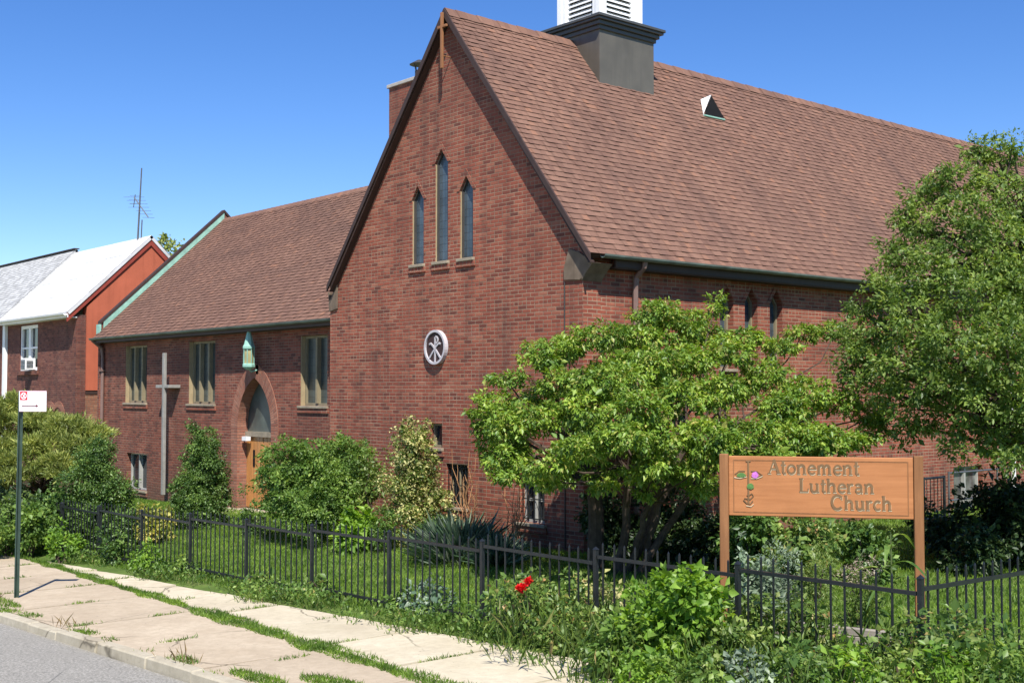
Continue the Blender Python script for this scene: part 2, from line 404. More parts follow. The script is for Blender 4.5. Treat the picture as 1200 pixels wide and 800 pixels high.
# ------------------------------------------------------------------ foliage
def leaf_mesh(name, P, D, Nn, L, W, mat, parent=None, fold=.25, bend=0.):
    """P base points, D unit direction, Nn rough normals, L lengths, W widths: one folded leaf (two triangles, or four when bent) per point"""
    n = len(P)
    S = np.cross(D, Nn); S /= (np.linalg.norm(S, axis=1, keepdims=True)+1e-9)
    Nn = np.cross(S, D)
    L = L[:, None]; W = W[:, None]
    base = P; tip = P+D*L - Nn*L*bend
    midc = P+D*L*.45
    a = midc+S*W*.5+Nn*W*fold; b = midc-S*W*.5+Nn*W*fold
    co = np.stack([base, a, tip, b], 1).reshape(-1, 3)
    idx = (np.arange(n)*4)[:, None]
    tris = np.concatenate([idx+np.array([0,1,2]), idx+np.array([0,2,3])], 1).reshape(-1)
    me = bpy.data.meshes.new(name)
    me.vertices.add(4*n); me.vertices.foreach_set('co', co.astype(np.float32).ravel())
    me.loops.add(6*n); me.loops.foreach_set('vertex_index', tris.astype(np.int32))
    me.polygons.add(2*n); me.polygons.foreach_set('loop_start', (np.arange(2*n)*3).astype(np.int32))
    me.polygons.foreach_set('loop_total', np.full(2*n, 3, np.int32))
    me.update(calc_edges=True); me.validate()
    me.materials.append(mat)
    o = bpy.data.objects.new(name, me); COL.objects.link(o)
    if parent is not None:
        o.parent = parent; o.matrix_parent_inverse = Matrix.Translation(-gloc(parent))
    return o
def unit(a): return a/(np.linalg.norm(a, axis=1, keepdims=True)+1e-9)
def crown_points(blobs, clump_n, clump_r, per, shell=.55, flat=1., seed=1):
    """blobs (cx,cy,cz,rx,ry,rz) -> leaf positions grouped in uneven clumps through the outer volume"""
    g = np.random.default_rng(seed); PP = []; OO = []
    for b in blobs:
        c = np.array(b[:3]); r = np.array(b[3:6])
        vol = (r[0]*r[1]*r[2])**(1/3)
        k = max(3, int(clump_n*(vol**2)))
        d = unit(g.normal(size=(k, 3))); rad = shell+(1-shell)*g.random((k, 1))**.6
        cc = c+d*rad*r*np.where(g.random((k, 1)) < .10, g.uniform(1.05, 1.28, (k, 1)), 1.)
        for i in range(k):
            m = max(4, int(per*g.uniform(.45, 1.4))); cr = clump_r*g.uniform(.6, 1.45)
            dd = unit(g.normal(size=(m, 3)))*(g.random((m, 1))**.45)*cr
            dd[:, 2] *= flat
            PP.append(cc[i]+dd); OO.append(unit(dd+d[i]*cr*.7))
    return np.concatenate(PP), np.concatenate(OO)
def foliage(name, blobs, mat, parent, clump_n=60, clump_r=.16, per=22, leaf=(.06, .10), wid=.55, shell=.5, flat=.8, droop=.35, up=.5, seed=1, fold=.25, zmin=None):
    P, O = crown_points(blobs, clump_n, clump_r, per, shell, flat, seed)
    g = np.random.default_rng(seed+99)
    if zmin is not None:
        k = P[:, 2] > zmin; P, O = P[k], O[k]
    n = len(P)
    D = unit(O*.7+g.normal(size=(n, 3))*.55+np.array([0, 0, -droop]))
    N = unit(O*.4+g.normal(size=(n, 3))*.45+np.array([0, 0, up*1.3]))
    L = g.uniform(leaf[0], leaf[1], n)*np.exp(g.normal(size=n)*.28)
    return leaf_mesh(name, P, D, N, L, L*wid*g.uniform(.8, 1.2, n), mat, parent, fold)
def limb(mb, a, b, r0, r1, wob=.06, seg=6, n=6, sag=0.):
    a = Vector(a); b = Vector(b); pts = []; rr = []
    ln = (b-a).length
    for i in range(n+1):
        t = i/n; p = a.lerp(b, t)
        if 0 < i < n: p += Vector((rnd.uniform(-1,1), rnd.uniform(-1,1), rnd.uniform(-.5,.5)))*wob*ln*.5
        p.z += math.sin(t*math.pi)*sag*ln
        pts.append(p); rr.append(lerp(r0, r1, t))
    mb.tube(pts, rr, seg); return pts
def shrub(kind, label, cat, x, y, rx, ry, h, mat, z0=None, stems=5, bottom=.12, lobes=7, clump_n=90, clump_r=.13, per=24, leaf=(.05,.085), wid=.6, seed=1, shape='round', group=None, stem_mat='bark', droop=.3, up=.5, shell=.45, extra=None):
    z0 = ground_z(x, y) if z0 is None else z0
    t = empty(kind, (x, y, z0), label, cat, group)
    g = random.Random(seed); blobs = []
    for i in range(lobes):
        f = (i+.5)/lobes
        jx, jy = g.uniform(-.14, .14)*rx, g.uniform(-.14, .14)*ry
        if shape == 'cone':
            zz = bottom*h+(h*(1-bottom))*f*.95; s = (1-f)**.55*.80+.20
            a = i*2.4+g.uniform(-.5, .5); q = .30*s
            blobs.append((x+math.cos(a)*rx*q, y+math.sin(a)*ry*q, z0+zz, rx*s*g.uniform(.55,.85), ry*s*g.uniform(.55,.85), h*.15+.04)); b_ = blobs[-1]; blobs[-1] = (b_[0]+jx, b_[1]+jy)+b_[2:]
        else:
            a = i*2.4+g.uniform(-.4, .4); q = math.sqrt(f)*.66
            zz = h*(bottom+(1-bottom)*g.uniform(.20, .80)*(1-.25*q))
            s = g.uniform(.40, .56)
            blobs.append((x+math.cos(a)*rx*q, y+math.sin(a)*ry*q, z0+zz, rx*s, ry*s, h*(1-bottom)*g.uniform(.24, .34)))
    if extra: blobs += extra
    mb = MB()
    for i in range(stems):
        b = blobs[i % len(blobs)]
        limb(mb, (x+g.uniform(-.06, .06), y+g.uniform(-.06, .06), z0-.05), (b[0], b[1], b[2]), .022, .007, .12, 5, 4)
    mb.build('stem', MAT[stem_mat], t)
    foliage('foliage', blobs, mat, t, int(clump_n*1.7), clump_r, per, leaf, wid, shell, .85, droop, up, seed, zmin=z0+.02)
    return t
def blades(name, P, hmin, hmax, w, mat, lean=.35, seed=1, parent=None):
    g = np.random.default_rng(seed); n = len(P)
    D = unit(np.stack([g.normal(size=n)*lean, g.normal(size=n)*lean, np.ones(n)], 1))
    N = unit(np.stack([g.normal(size=n), g.normal(size=n), np.full(n, .2)], 1))
    L = g.uniform(hmin, hmax, n)*g.uniform(.6, 1., n)
    return leaf_mesh(name, P, D, N, L, np.full(n, w)*g.uniform(.6, 1.3, n), mat, parent, .15, .18)

# ------------------------------------------------------------------ setting: ground, road, kerb, sidewalk
def grid_sheet(name, x0, x1, y0, y1, nx, ny, zf, mat, xs=None, ys=None):
    xs = xs or [lerp(x0, x1, i/nx) for i in range(nx+1)]; ys = ys or [lerp(y0, y1, j/ny) for j in range(ny+1)]
    nx, ny = len(xs)-1, len(ys)-1
    vs = [(x, y, zf(x, y)) for y in ys for x in xs]
    fs = [(j*(nx+1)+i, j*(nx+1)+i+1, (j+1)*(nx+1)+i+1, (j+1)*(nx+1)+i) for j in range(ny) for i in range(nx)]
    me = bpy.data.meshes.new(name); me.from_pydata(vs, [], fs); me.materials.append(mat)
    uvl = me.uv_layers.new(name='UVMap').data
    for l in me.loops: c = me.vertices[l.vertex_index].co; uvl[l.index].uv = (c.x, c.y)
    for p in me.polygons: p.use_smooth = True
    o = bpy.data.objects.new(name, me); COL.objects.link(o); return o
def lawn_mat():
    n = NT('lawn_soil_and_thatch', .95, .1); u, v, uv, ob = n.uv()
    f = n.noise(ob, 1.1, 5, .6); g = n.noise(ob, 22, 4, .7)
    c = n.ramp(f, [(.35, (.075,.125,.025)), (.55, (.11,.17,.035)), (.75, (.16,.19,.06))])
    c = n.mix(n.maprange(g, .5, .75, 0, .6), c, (.10,.085,.045)); n.color(c); n.bump(g, .6, .03); return n.mat
far = [-600,-300,-150,-80,-50]; 
gxs = far+[lerp(-40, 20, i/60) for i in range(61)]+[30,50,90,200,500]
gys = [KERB_Y+.16]+[lerp(-8, 4, i/30) for i in range(31)]+[8,14,22,40,80,200,600]
def gzz(x, y):
    z = ground_z(max(-45, min(20, x)), y) if abs(x) < 60 else ground_z(-45 if x < 0 else 20, y)
    if y < WALK_Y+.15: z -= .055
    return z - .012
o = grid_sheet('ground', 0, 0, 0, 0, 0, 0, gzz, lawn_mat(), gxs, gys); tag(o, kind='structure')
def asphalt():
    n = NT('worn_asphalt', .9, .25); u, v, uv, ob = n.uv()
    f = n.noise(ob, 38, 6, .85); g = n.noise(ob, .7, 5, .6)
    c = n.ramp(f, [(.34, (.10,.095,.085)), (.5, (.265,.25,.215)), (.66, (.48,.455,.40))])
    c = n.mix(n.maprange(g, .42, .7, 0, .45), c, (.25,.235,.20))
    vo = n.n('ShaderNodeTexVoronoi', feature='DISTANCE_TO_EDGE'); vo.inputs['Scale'].default_value = .75
    mpv = n.mix(.12, ob, n.n('ShaderNodeTexNoise').outputs['Color']); n.L(mpv, vo.inputs['Vector'])
    cr = n.maprange(V(n, vo.outputs['Distance']), .0, .006, 1, 0)*n.maprange(n.noise(ob, .9, 3), .54, .60)*.7
    c = n.mix(cr, c, (.04,.04,.04)); n.color(c); n.bump(f, .5, .008); return n.mat
def road_z(x, y): return street_z(max(-45, min(20, x)))-.125 - .012*max(0, KERB_Y-y) * -1 * (1 if y > -12 else 0) - 0.0
rys = [-60,-30,-20,-16,-14,-13,-12,-11,-10,-9.4,-9.0,-8.7,KERB_Y-.0]
def road_zf(x, y): 
    d = KERB_Y-y
    return street_z(max(-45, min(20, x)))-.10+.02*min(d, 5)
o = grid_sheet('road', 0,0,0,0,0,0, road_zf, asphalt(), [-600,-200,-60]+[lerp(-45,20,i/40) for i in range(41)]+[60,300], rys); tag(o, kind='structure')
def concrete(name, a, b, stain=.4):
    n = NT(name, .9, .2); u, v, uv, ob = n.uv()
    f = n.noise(ob, 1.6, 6, .65); g = n.noise(ob, 120, 3, .8); 
    ri = n.n('ShaderNodeNewGeometry')
    c = n.ramp(f, [(.3, a), (.65, b)])
    c = n.mix(n.maprange(g, .55, .75, 0, .3), c, tuple(x*.6 for x in a))
    c = n.mix(V(n, ri.outputs['Random Per Island'])*.5, c, tuple(x*.8 for x in a))
    h = n.noise(ob, 9, 6, .8); c = n.mix(n.maprange(h, .38, .60, .40, 0), c, tuple(x*.68 for x in a))
    d = n.noise(ob, .9, 5, .7); c = n.mix(n.maprange(d, .5, .75, 0, stain), c, (.30,.235,.16))
    vo = n.n('ShaderNodeTexVoronoi', feature='DISTANCE_TO_EDGE'); vo.inputs['Scale'].default_value = .55
    nz = n.n('ShaderNodeTexNoise'); nz.inputs['Scale'].default_value = 3; n.L(ob, nz.inputs['Vector']); n.L(n.mix(.14, ob, nz.outputs['Color']), vo.inputs['Vector'])
    cr = n.maprange(V(n, vo.outputs['Distance']), .0, .007, 1, 0)*n.maprange(n.noise(ob, .7, 2), .48, .54)
    c = n.mix(cr*.8, c, (.09,.075,.05))
    sp = n.noise(ob, 26, 2, .5); c = n.mix(n.maprange(sp, .70, .74, 0, .5), c, (.12,.10,.08))
    n.color(c); n.bump(g, .35, .004); return n.mat
CONC = concrete('pale_concrete', (.55,.475,.33), (.69,.61,.45), .35); CONC2 = concrete('pinkish_concrete', (.45,.36,.25), (.56,.465,.335), .4)
MATKERB = concrete('kerb_concrete', (.40,.35,.25), (.56,.50,.38), .5)
def joint_y(x): return -6.55-.10*max(-9, min(8, x))
mb = MB(); r2 = random.Random(3)
def slab(mb, x0, x1, ya, yb, m, tilt=.012, th=.09, cut=None):
    dz = [r2.uniform(-tilt, tilt) for _ in range(4)]
    c = [(x0, ya(x0)), (x1, ya(x1)), (x1, yb(x1)), (x0, yb(x0))]
    c = [(p[0]+r2.uniform(-.012,.012), p[1]+r2.uniform(-.012,.012)) for p in c]
    # ragged long edges, subdivided
    nx = 8; top = []
    a = [(lerp(c[0][0], c[1][0], i/nx), lerp(c[0][1], c[1][1], i/nx)+(r2.uniform(-.012,.012) if 0 < i < nx else 0)) for i in range(nx+1)]
    b = [(lerp(c[3][0], c[2][0], i/nx), lerp(c[3][1], c[2][1], i/nx)+(r2.uniform(-.012,.012) if 0 < i < nx else 0)) for i in range(nx+1)]
    A = []; B = []
    for i in range(nx+1):
        t = i/nx
        A.append((a[i][0], a[i][1], street_z(a[i][0])+lerp(dz[0], dz[1], t))); B.append((b[i][0], b[i][1], street_z(b[i][0])+lerp(dz[3], dz[2], t)))
    ring = A+B[::-1]; n = len(ring)
    vs = A+B+[(p[0], p[1], p[2]-th) for p in ring]
    fs = [(i, i+1, nx+1+i+1, nx+1+i) for i in range(nx)]
    idx = list(range(nx+1))+list(range(2*nx+1, nx, -1)); o_ = 2*(nx+1)
    fs += [(idx[i], o_+i, o_+(i+1) % n, idx[(i+1) % n]) for i in range(n)]
    mb.mesh(vs, fs, m)
x = -44.
while x < 16:
    w = 1.52
    slab(mb, x+.02, x+w-.02, lambda q: joint_y(q)+.07, lambda q: WALK_Y, 0, .014); x += w
x = -44.
while x < 16:
    w = 1.9 if not (-1.5 < x < 3) else 3.6
    slab(mb, x+.020, x+w-.020, lambda q: KERB_Y+.17, lambda q: joint_y(q)-.06, 1, .008); x += w
for e in (-200, ): pass
mb.box((-300, KERB_Y+.17, street_z(-45)-.1), (-44.1, WALK_Y, street_z(-45)), 1)
o = mb.build('sidewalk', [CONC, CONC2], None); tag(o, kind='structure')
mb = MB(); x = -44.
while x < 16:
    w = r2.uniform(.9, 1.5); j = r2.uniform(-.012, .012); z0, z1 = street_z(x), street_z(x+w)
    h = r2.uniform(-.012, .01)
    vs = [(x+.006, KERB_Y-.01+j, z0-.3), (x+w-.006, KERB_Y-.01+j, z1-.3), (x+w-.006, KERB_Y+.155+j, z1-.3), (x+.006, KERB_Y+.155+j, z0-.3),
          (x+.006, KERB_Y+.015+j, z0+h), (x+w-.006, KERB_Y+.015+j, z1+h), (x+w-.006, KERB_Y+.155+j, z1+h+.005), (x+.006, KERB_Y+.155+j, z0+h+.005)]
    mb.mesh(vs, [(0,3,2,1),(4,5,6,7),(0,1,5,4),(2,3,7,6),(1,2,6,5),(3,0,4,7)]); x += w
o = mb.build('kerb', MATKERB, None, bevel=.015); tag(o, kind='structure')

# ------------------------------------------------------------------ CHURCH
GX0, GX1 = -7.60, 0.0          # gable front between these X, on the plane Y = 0
RZ = 9.63; OVY = -.14
RXV = -3.50; WXE = -7.46
NL = 26.0                      # nave length
church = empty('brick_church', (-3.8, 0, 0), 'red brick church with steep brown shingled gable, side wing and small white cupola', 'church')
TANP = (RZ-4.80)/(RXV*-1+.31); TANW = (RZ-4.80)/(RXV-WXE)
def rake_z(x): return RZ - (x-RXV)*TANP if x > RXV else RZ-(RXV-x)*TANW
TH_ = .40
def rect(x0, x1, z0, z1): return [(x0, z0), (x1, z0), (x1, z1), (x0, z1)]
def lancet(x0, x1, z0, z1, t=.26):
    m = (x0+x1)/2; return [(x0, z0), (x1, z0), (x1, z1-t), (m, z1), (x0, z1-t)]
lancs = [(-4.70,-4.33,5.0,6.50), (-3.97,-3.58,5.0,7.10), (-3.22,-2.84,5.0,6.50)]
base_w = [(-4.12,-3.74,1.55,2.0), (-3.62,-2.98,.50,1.28), (-1.55,-.93,.38,1.18), (-7.2,-6.6,.5,1.25)]
gz0 = -1.2
outer = [(GX0, gz0), (GX1, gz0), (GX1, rake_z(GX1)-.16), (RXV, RZ-.16), (GX0, rake_z(GX0)-.16)]
mb = MB()
mb.wall(outer, [lancet(*l) for l in lancs]+[rect(*b) for b in base_w], lambda x, z: (x, 0, z), lambda x, z: (x, TH_, z), 0, False)
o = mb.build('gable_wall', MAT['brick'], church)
# a window with reveal frame, panes, sill
def window_y(parent, x0, x1, z0, z1, y, depth, pane, frame='frame_tan', mull=0, point=0, sill=True, rail=None, fw=.045, sillm='stone', name='window', lights=None):
    f = MB(); yy = y+depth
    H = lancet(x0, x1, z0, z1) if point else rect(x0, x1, z0, z1)
    if point:
        m = (x0+x1)/2; I = [(x0+fw, z0+fw), (x1-fw, z0+fw), (x1-fw, z1-.26), (m, z1-fw*1.6), (x0+fw, z1-.26)]
    else: I = rect(x0+fw, x1-fw, z0+fw, z1-fw)
    E_ = .002
    H = [(min(max(p[0], x0+E_), x1-E_), p[1]) for p in H]
    f.wall(H, [I], lambda a, b: (a, yy-.05, b), lambda a, b: (a, yy+.03, b))
    for k in range(mull):
        xm = lerp(x0, x1, (k+1)/(mull+1)); f.box((xm-fw*.55, yy-.10, z0+fw), (xm+fw*.55, yy+.02, z1-fw))
    if rail: f.box((x0+fw, yy-.035, rail-.02), (x1-fw, yy+.01, rail+.02))
    # painted jamb lining on both reveals
    fo = f.build(name, MAT[frame], parent)
    p = MB()
    if point:
        p.face([(a, yy, b) for a, b in I])
    else: p.face([(a, yy+.004, b) for a, b in rect(x0+fw*.5, x1-fw*.5, z0+fw*.5, z1-fw*.5)])
    p.build('pane', MAT[pane], fo)
    if sill:
        s = MB(); s.box((x0-.05, y-.06, z0-.055), (x1+.05, yy-.052, z0-.001)); s.build('sill', MAT[sillm], fo, bevel=.006)
        s = MB(); s.box((x0-.07, y-.035, z0-.155), (x1+.07, y-.002, z0-.058)); s.build('sill_course', MAT['brick'], fo)
    return fo
for l in lancs:
    w = window_y(church, *l[:2], l[2], l[3], 0, .085, 'pane_lancet', 'trim_dark', 0, 1, fw=.025, name='lancet_window')
    # tan jamb
    j = MB(); j.box((l[0]+.001, .012, l[2]+.001), (l[0]+.014, .033, l[3]-.27)); j.box((l[1]-.018, .012, l[2]+.001), (l[1]-.001, .033, l[3]-.27)); j.build('jamb', MAT['jamb'], w)
    # soldier brick label over the point
    m = (l[0]+l[1])/2; a = MB()
    for s_ in (-1, 1):
        p0 = (m, l[3]); p1 = (m+s_*(l[1]-l[0])/2, l[3]-.26)
        q = [(p0[0], -.014, p0[1]+.004), (p1[0]+s_*.004, -.014, p1[1]), (p1[0]+s_*.09, -.014, p1[1]), (p0[0], -.014, p0[1]+.13)]
        a.prism(q, (0, .012, 0))
    a.build('brick_hood', MAT['brick'], w)
window_y(church, *base_w[0], 0, .14, 'pane_dark', 'frame_tan', name='window')
w = window_y(church, *base_w[1], 0, .16, 'pane_dark', 'frame_tan', 1, name='window')
def bars_y(parent, x0, x1, z0, z1, y, n=5):
    b = MB()
    for i in range(n+1): xx = lerp(x0, x1, i/n); b.box((xx-.008, y-.008, z0), (xx+.008, y+.008, z1))
    for zz in (z0+.05, (z0+z1)/2, z1-.05): b.box((x0, y-.012, zz-.01), (x1, y-.0085, zz+.01))
    b.build('window_bars', MAT['iron'], parent)
bars_y(w, -3.6, -3.0, .52, 1.26, .05, 6)
w = window_y(church, *base_w[2], 0, .16, 'pane_dark', 'white_worn', 1, name='window', rail=.76); bars_y(w, -1.53, -.95, .40, 1.16, .05, 4)
window_y(church, *base_w[3], 0, .16, 'pane_dark', 'frame_tan', 1, name='window')
# side wall facing +X
side_l = [(3.42,3.80,3.0,4.50), (4.12,4.50,3.0,4.50), (4.86,5.25,3.0,4.50), (9.2,9.6,3.0,4.5), (9.95,10.35,3.0,4.5), (10.7,11.1,3.0,4.5), (15,15.4,3,4.5), (15.8,16.2,3,4.5), (16.6,17.0,3,4.5)]
side_b = [(11.35,12.60,-.05,.92), (4.0,4.8,.3,1.1), (7.2,8.0,.3,1.1)]
mb = MB()
mb.wall([(TH_+.001, gz0), (NL, gz0), (NL, 4.86), (TH_+.001, 4.86)], [lancet(*l) for l in side_l]+[rect(*b) for b in side_b], lambda y, z: (0, y, z), lambda y, z: (-TH_, y, z), 0, False)
mb.box((GX0, TH_+.001, gz0), (GX0+TH_, NL, 4.86)); mb.box((GX0+TH_+.001, NL-.4, gz0), (-TH_-.001, NL, 9.4-.0) if False else (-TH_-.001, NL, 4.86))
mb.build('side_wall', MAT['brick'], church)
def window_x(parent, y0, y1, z0, z1, pane, frame, mull=0, point=0, depth=.18, sill=True, fw=.045):
    f = MB(); xx = -depth
    H = lancet(y0+.002, y1-.002, z0, z1) if point else rect(y0, y1, z0, z1)
    if point: m = (y0+y1)/2; I = [(y0+fw, z0+fw), (y1-fw, z0+fw), (y1-fw, z1-.27), (m, z1-fw*1.6), (y0+fw, z1-.27)]
    else: I = rect(y0+fw, y1-fw, z0+fw, z1-fw)
    f.wall(H, [I], lambda a, b: (xx+.05, a, b), lambda a, b: (xx-.03, a, b))
    for k in range(mull):
        ym = lerp(y0, y1, (k+1)/(mull+1)); f.box((xx-.02, ym-fw*.6, z0+fw), (xx+.08, ym+fw*.6, z1-fw))
    fo = f.build('lancet_window' if point else 'window', MAT[frame], parent)
    p = MB(); p.face([(xx, a, b) for a, b in I]); p.build('pane', MAT[pane], fo)
    if sill: s = MB(); s.box((xx+.052, y0-.05, z0-.055), (.06, y1+.05, z0-.001)); s.build('sill', MAT['stone'], fo, bevel=.006)
    if point:
        m = (y0+y1)/2; a = MB()
        for s_ in (-1, 1):
            q = [(.002, m, z1+.004), (.002, m+s_*((y1-y0)/2+.004), z1-.26), (.002, m+s_*((y1-y0)/2+.10), z1-.26), (.002, m, z1+.14)]
            a.prism(q, (.012, 0, 0))
        a.build('brick_hood', MAT['brick'], fo)
    return fo
for l in side_l: window_x(church, *l, 'pane_lancet', 'frame_tan', 0, 1)
w = window_x(church, *side_b[0], 'curtain', 'white_worn', 1, 0, .16); w['label'] = 'wide basement window with pale curtains'
for b in side_b[1:]: window_x(church, *b, 'pane_dark', 'white_worn', 1)

# shingled roof slopes with real stepped courses
def roof_slope(name, e0, e1, r0, r1, th, parent, mat, butt, rows=None, seed=1, course=.128, tabs=True):
    """e0-e1 eave line, r0-r1 ridge line (same direction). Steps: each course lies on the one below"""
    e0, e1, r0, r1 = map(Vector, (e0, e1, r0, r1)); along = (e1-e0).normalized()
    up = (r0-e0); up -= along*up.dot(along); sl = up.length; up.normalize()
    nrm = along.cross(up).normalized()
    if nrm.z < 0: nrm = -nrm
    n = max(2, round(sl/course)); cs = sl/n; lift = .013
    mb = MB(); g = random.Random(seed)
    def P(u_, s, h): # u_ 0..1 along, s distance up the slope
        t = s/sl; return e0.lerp(r0, t).lerp(e1.lerp(r1, t), u_)+nrm*h
    L0 = (e1-e0).length; o0 = e0.dot(along)
    for i in range(n):
        s0, s1 = i*cs, (i+1)*cs
        U0, U1 = (P(0, s0, 0)-e0).dot(along)+o0, (P(1, s0, 0)-e0).dot(along)+o0
        W0, W1 = (P(0, s1, 0)-e0).dot(along)+o0, (P(1, s1, 0)-e0).dot(along)+o0
        v0 = i*.128+.002; v1 = (i+1)*.128-.002
        q = [P(0, s0, lift), P(1, s0, lift), P(1, s1, .002), P(0, s1, .002)]; uv = [(U0, v0), (U1, v0), (W1, v1), (W0, v1)]
        if (q[1]-q[0]).cross(q[2]-q[1]).dot(nrm) < 0: q.reverse(); uv.reverse()
        mb.face(q, uv, 0)
        mb.face([P(0, s0, 0 if i else -.01), P(1, s0, 0 if i else -.01), P(1, s0, lift), P(0, s0, lift)], None, 1)
        if tabs:
            u_ = g.uniform(0, .2); Lr = (P(1, s0, 0)-P(0, s0, 0)).length
            while u_ < Lr-.25:
                w = g.uniform(.10, .30)
                a, b = u_/Lr, min(1, (u_+w)/Lr)
                hh = lift+.009; ov = .012
                q = [P(a, s0-ov, hh), P(b, s0-ov, hh), P(b, s1-.008, .008), P(a, s1-.008, .008)]
                uv = [(U0+u_, v0), (U0+u_+w, v0), (U0+u_+w, v1), (U0+u_, v1)]
                if (q[1]-q[0]).cross(q[2]-q[1]).dot(nrm) < 0: q.reverse(); uv.reverse()
                mb.face(q, uv, 0)
                mb.face([P(a, s0-ov, lift-.010), P(b, s0-ov, lift-.010), P(b, s0-ov, hh), P(a, s0-ov, hh)], None, 1)
                u_ += w+g.uniform(.10, .30)
    # underside board and edges
    c = [P(0, 0, -.002), P(1, 0, -.002), P(1, sl, -.002), P(0, sl, -.002)]
    mb.prism(c, -nrm*th, 1)
    return mb.build(name, [MAT[mat], MAT[butt]], parent)
OV = .31                        # gable overhang
# nave east slope: main part plus the short lower return at the gable
ez = 4.80; ex = .31
roof_slope('nave_roof', (ex, OVY, ez), (ex, NL, ez), (RXV, OVY, RZ), (RXV, NL, RZ), .10, church, 'shingle', 'shingle_butt', seed=2)
roof_slope('nave_roof', (WXE, NL, ez), (WXE, OVY, ez), (RXV, NL, RZ), (RXV, OVY, RZ), .10, church, 'shingle', 'shingle_butt', seed=3, tabs=False)
# short drop of roof at the gable end
slope = Vector((ex-RXV, 0, ez-RZ)).normalized(); nr = Vector((-slope.z, 0, slope.x)); nr = nr if nr.z > 0 else -nr
# ridge cap
mb = MB(); y = OVY-.01; k = 0
while y < NL:
    h = .012+.008*(k % 2)
    for sx in (-1, 1):
        a = Vector((RXV, y, RZ+.028+h)); d = Vector((sx*.15, 0, -.15*TANP*.97))
        q = [a, a+Vector((0, .27, -.004)), a+Vector((0, .27, -.004))+d, a+d]
        if sx > 0: q.reverse()
        mb.face(q, [(y, 0.1), (y+.2, .1), (y+.2, .2), (y, .2)])
    y += .25; k += 1
mb.build('ridge_cap', MAT['shingle'], church)
# barge boards on the rakes
for sx in (-1, 1):
    mb = MB()
    xe = (ex+.02) if sx > 0 else (WXE-.02); ze = ez-.03; o_ = OVY-.035
    mb.prism([(RXV, o_, RZ+.02), (xe, o_, ze+.02), (xe, o_, ze-.10), (RXV, o_, RZ-.14)], (0, .034, 0))
    mb.prism([(RXV, OVY, RZ-.125), (xe-sx*.06, OVY, ze-.095), (xe-sx*.06, OVY, ze-.12), (RXV, OVY, RZ-.155)], (0, -OVY-.002, 0))
    mb.build('barge_board', MAT['barge'], church)
# stone kneelers at both eaves of the gable
for sx in (-1, 1):
    e = GX1 if sx > 0 else GX0
    def kx(v): return e+sx*(v if sx > 0 or v < 0 else v*.2)
    mb = MB()
    prof = [(kx(-.42), 4.42), (kx(-.03), 4.40), (kx(.10), 4.50), (kx(.25), 4.66), (kx(-.05), 4.85), (kx(-.30), 4.93), (kx(-.42), 4.62)] if sx > 0 else [(kx(-.30), 4.30), (kx(0), 4.25), (kx(.10), 4.50), (kx(-.05), 5.0), (kx(-.30), 5.2)]
    prof = [(a, min(b, rake_z(a)-.17)) for a, b in prof]
    mb.prism([(a, -.035, b) for a, b in prof], (0, .033, 0))
    prof2 = [(kx(.002), 4.38), (kx(.10), 4.50), (kx(.27), 4.66), (kx(.002), 4.66)]
    mb.prism([(a, -.034, b) for a, b in prof2], (0, .45, 0))
    mb.build('kneeler', MAT['kneeler'], church, bevel=.004)
# eave fascia, gutter and downpipe, east side
mb = MB(); mb.box((.0, TH_+.1, 4.60), (.24, NL, 4.63)); mb.box((.22, TH_+.1, 4.62), (.26, NL, 4.76)); mb.build('fascia', MAT['barge'], church)
mb = MB()
def gutter(mb, a, b, out, r=.065, seg=7):
    a, b, out = Vector(a), Vector(b), Vector(out); up = Vector((0,0,1)); pr_ = []
    for k in range(seg+1):
        t = math.pi*k/seg; pr_.append(out*(-math.cos(t)*r)+up*(-math.sin(t)*r))
    inn = [p*.86 for p in pr_][::-1]; ring = pr_+inn
    n = len(ring); vs = [a+p for p in ring]+[b+p for p in ring]
    fs = [(i, (i+1) % n, (i+1) % n+n, i+n) for i in range(n)]+[tuple(range(n))[::-1], tuple(range(n, 2*n))]
    mb.mesh(vs, fs)
gutter(mb, (.335, .12, 4.80), (.335, NL, 4.80), (1, 0, 0)); mb.build('gutter', MAT['gutter'], church)
def downpipe(parent, pts, r, mat='downpipe', brackets=None):
    m = MB(); m.tube(pts, r, 8)
    for b in brackets or []: m.box((b[0]-r*1.5, b[1]-r*1.5, b[2]-.02), (b[0]+r*1.5, b[1]+r*1.5, b[2]+.02))
    return m.build('downpipe', MAT[mat], parent, smooth_=False)
downpipe(church, [(.30, 1.15, 4.74), (.28, 1.15, 4.66), (.10, 1.15, 4.50), (.075, 1.15, 4.3), (.075, 1.15, .05)], .048, brackets=[(.075, 1.15, 3.6), (.075, 1.15, 1.8)])
downpipe(church, [(.30, 13.9, 4.74), (.10, 13.9, 4.50), (.075, 13.9, 4.3), (.075, 13.9, .1)], .055, 'white')
# thin joint pipe/conduit on the gable front
downpipe(church, [(-.42, -.012, 4.38), (-.42, -.012, 0)], .010, 'trim_dark')

# cupola on the ridge
cx, cy, hw = RXV, 3.87, .78
cup = MB()
def roof_h(x): return RZ-abs(x-cx)*TANP
zb = 9.78
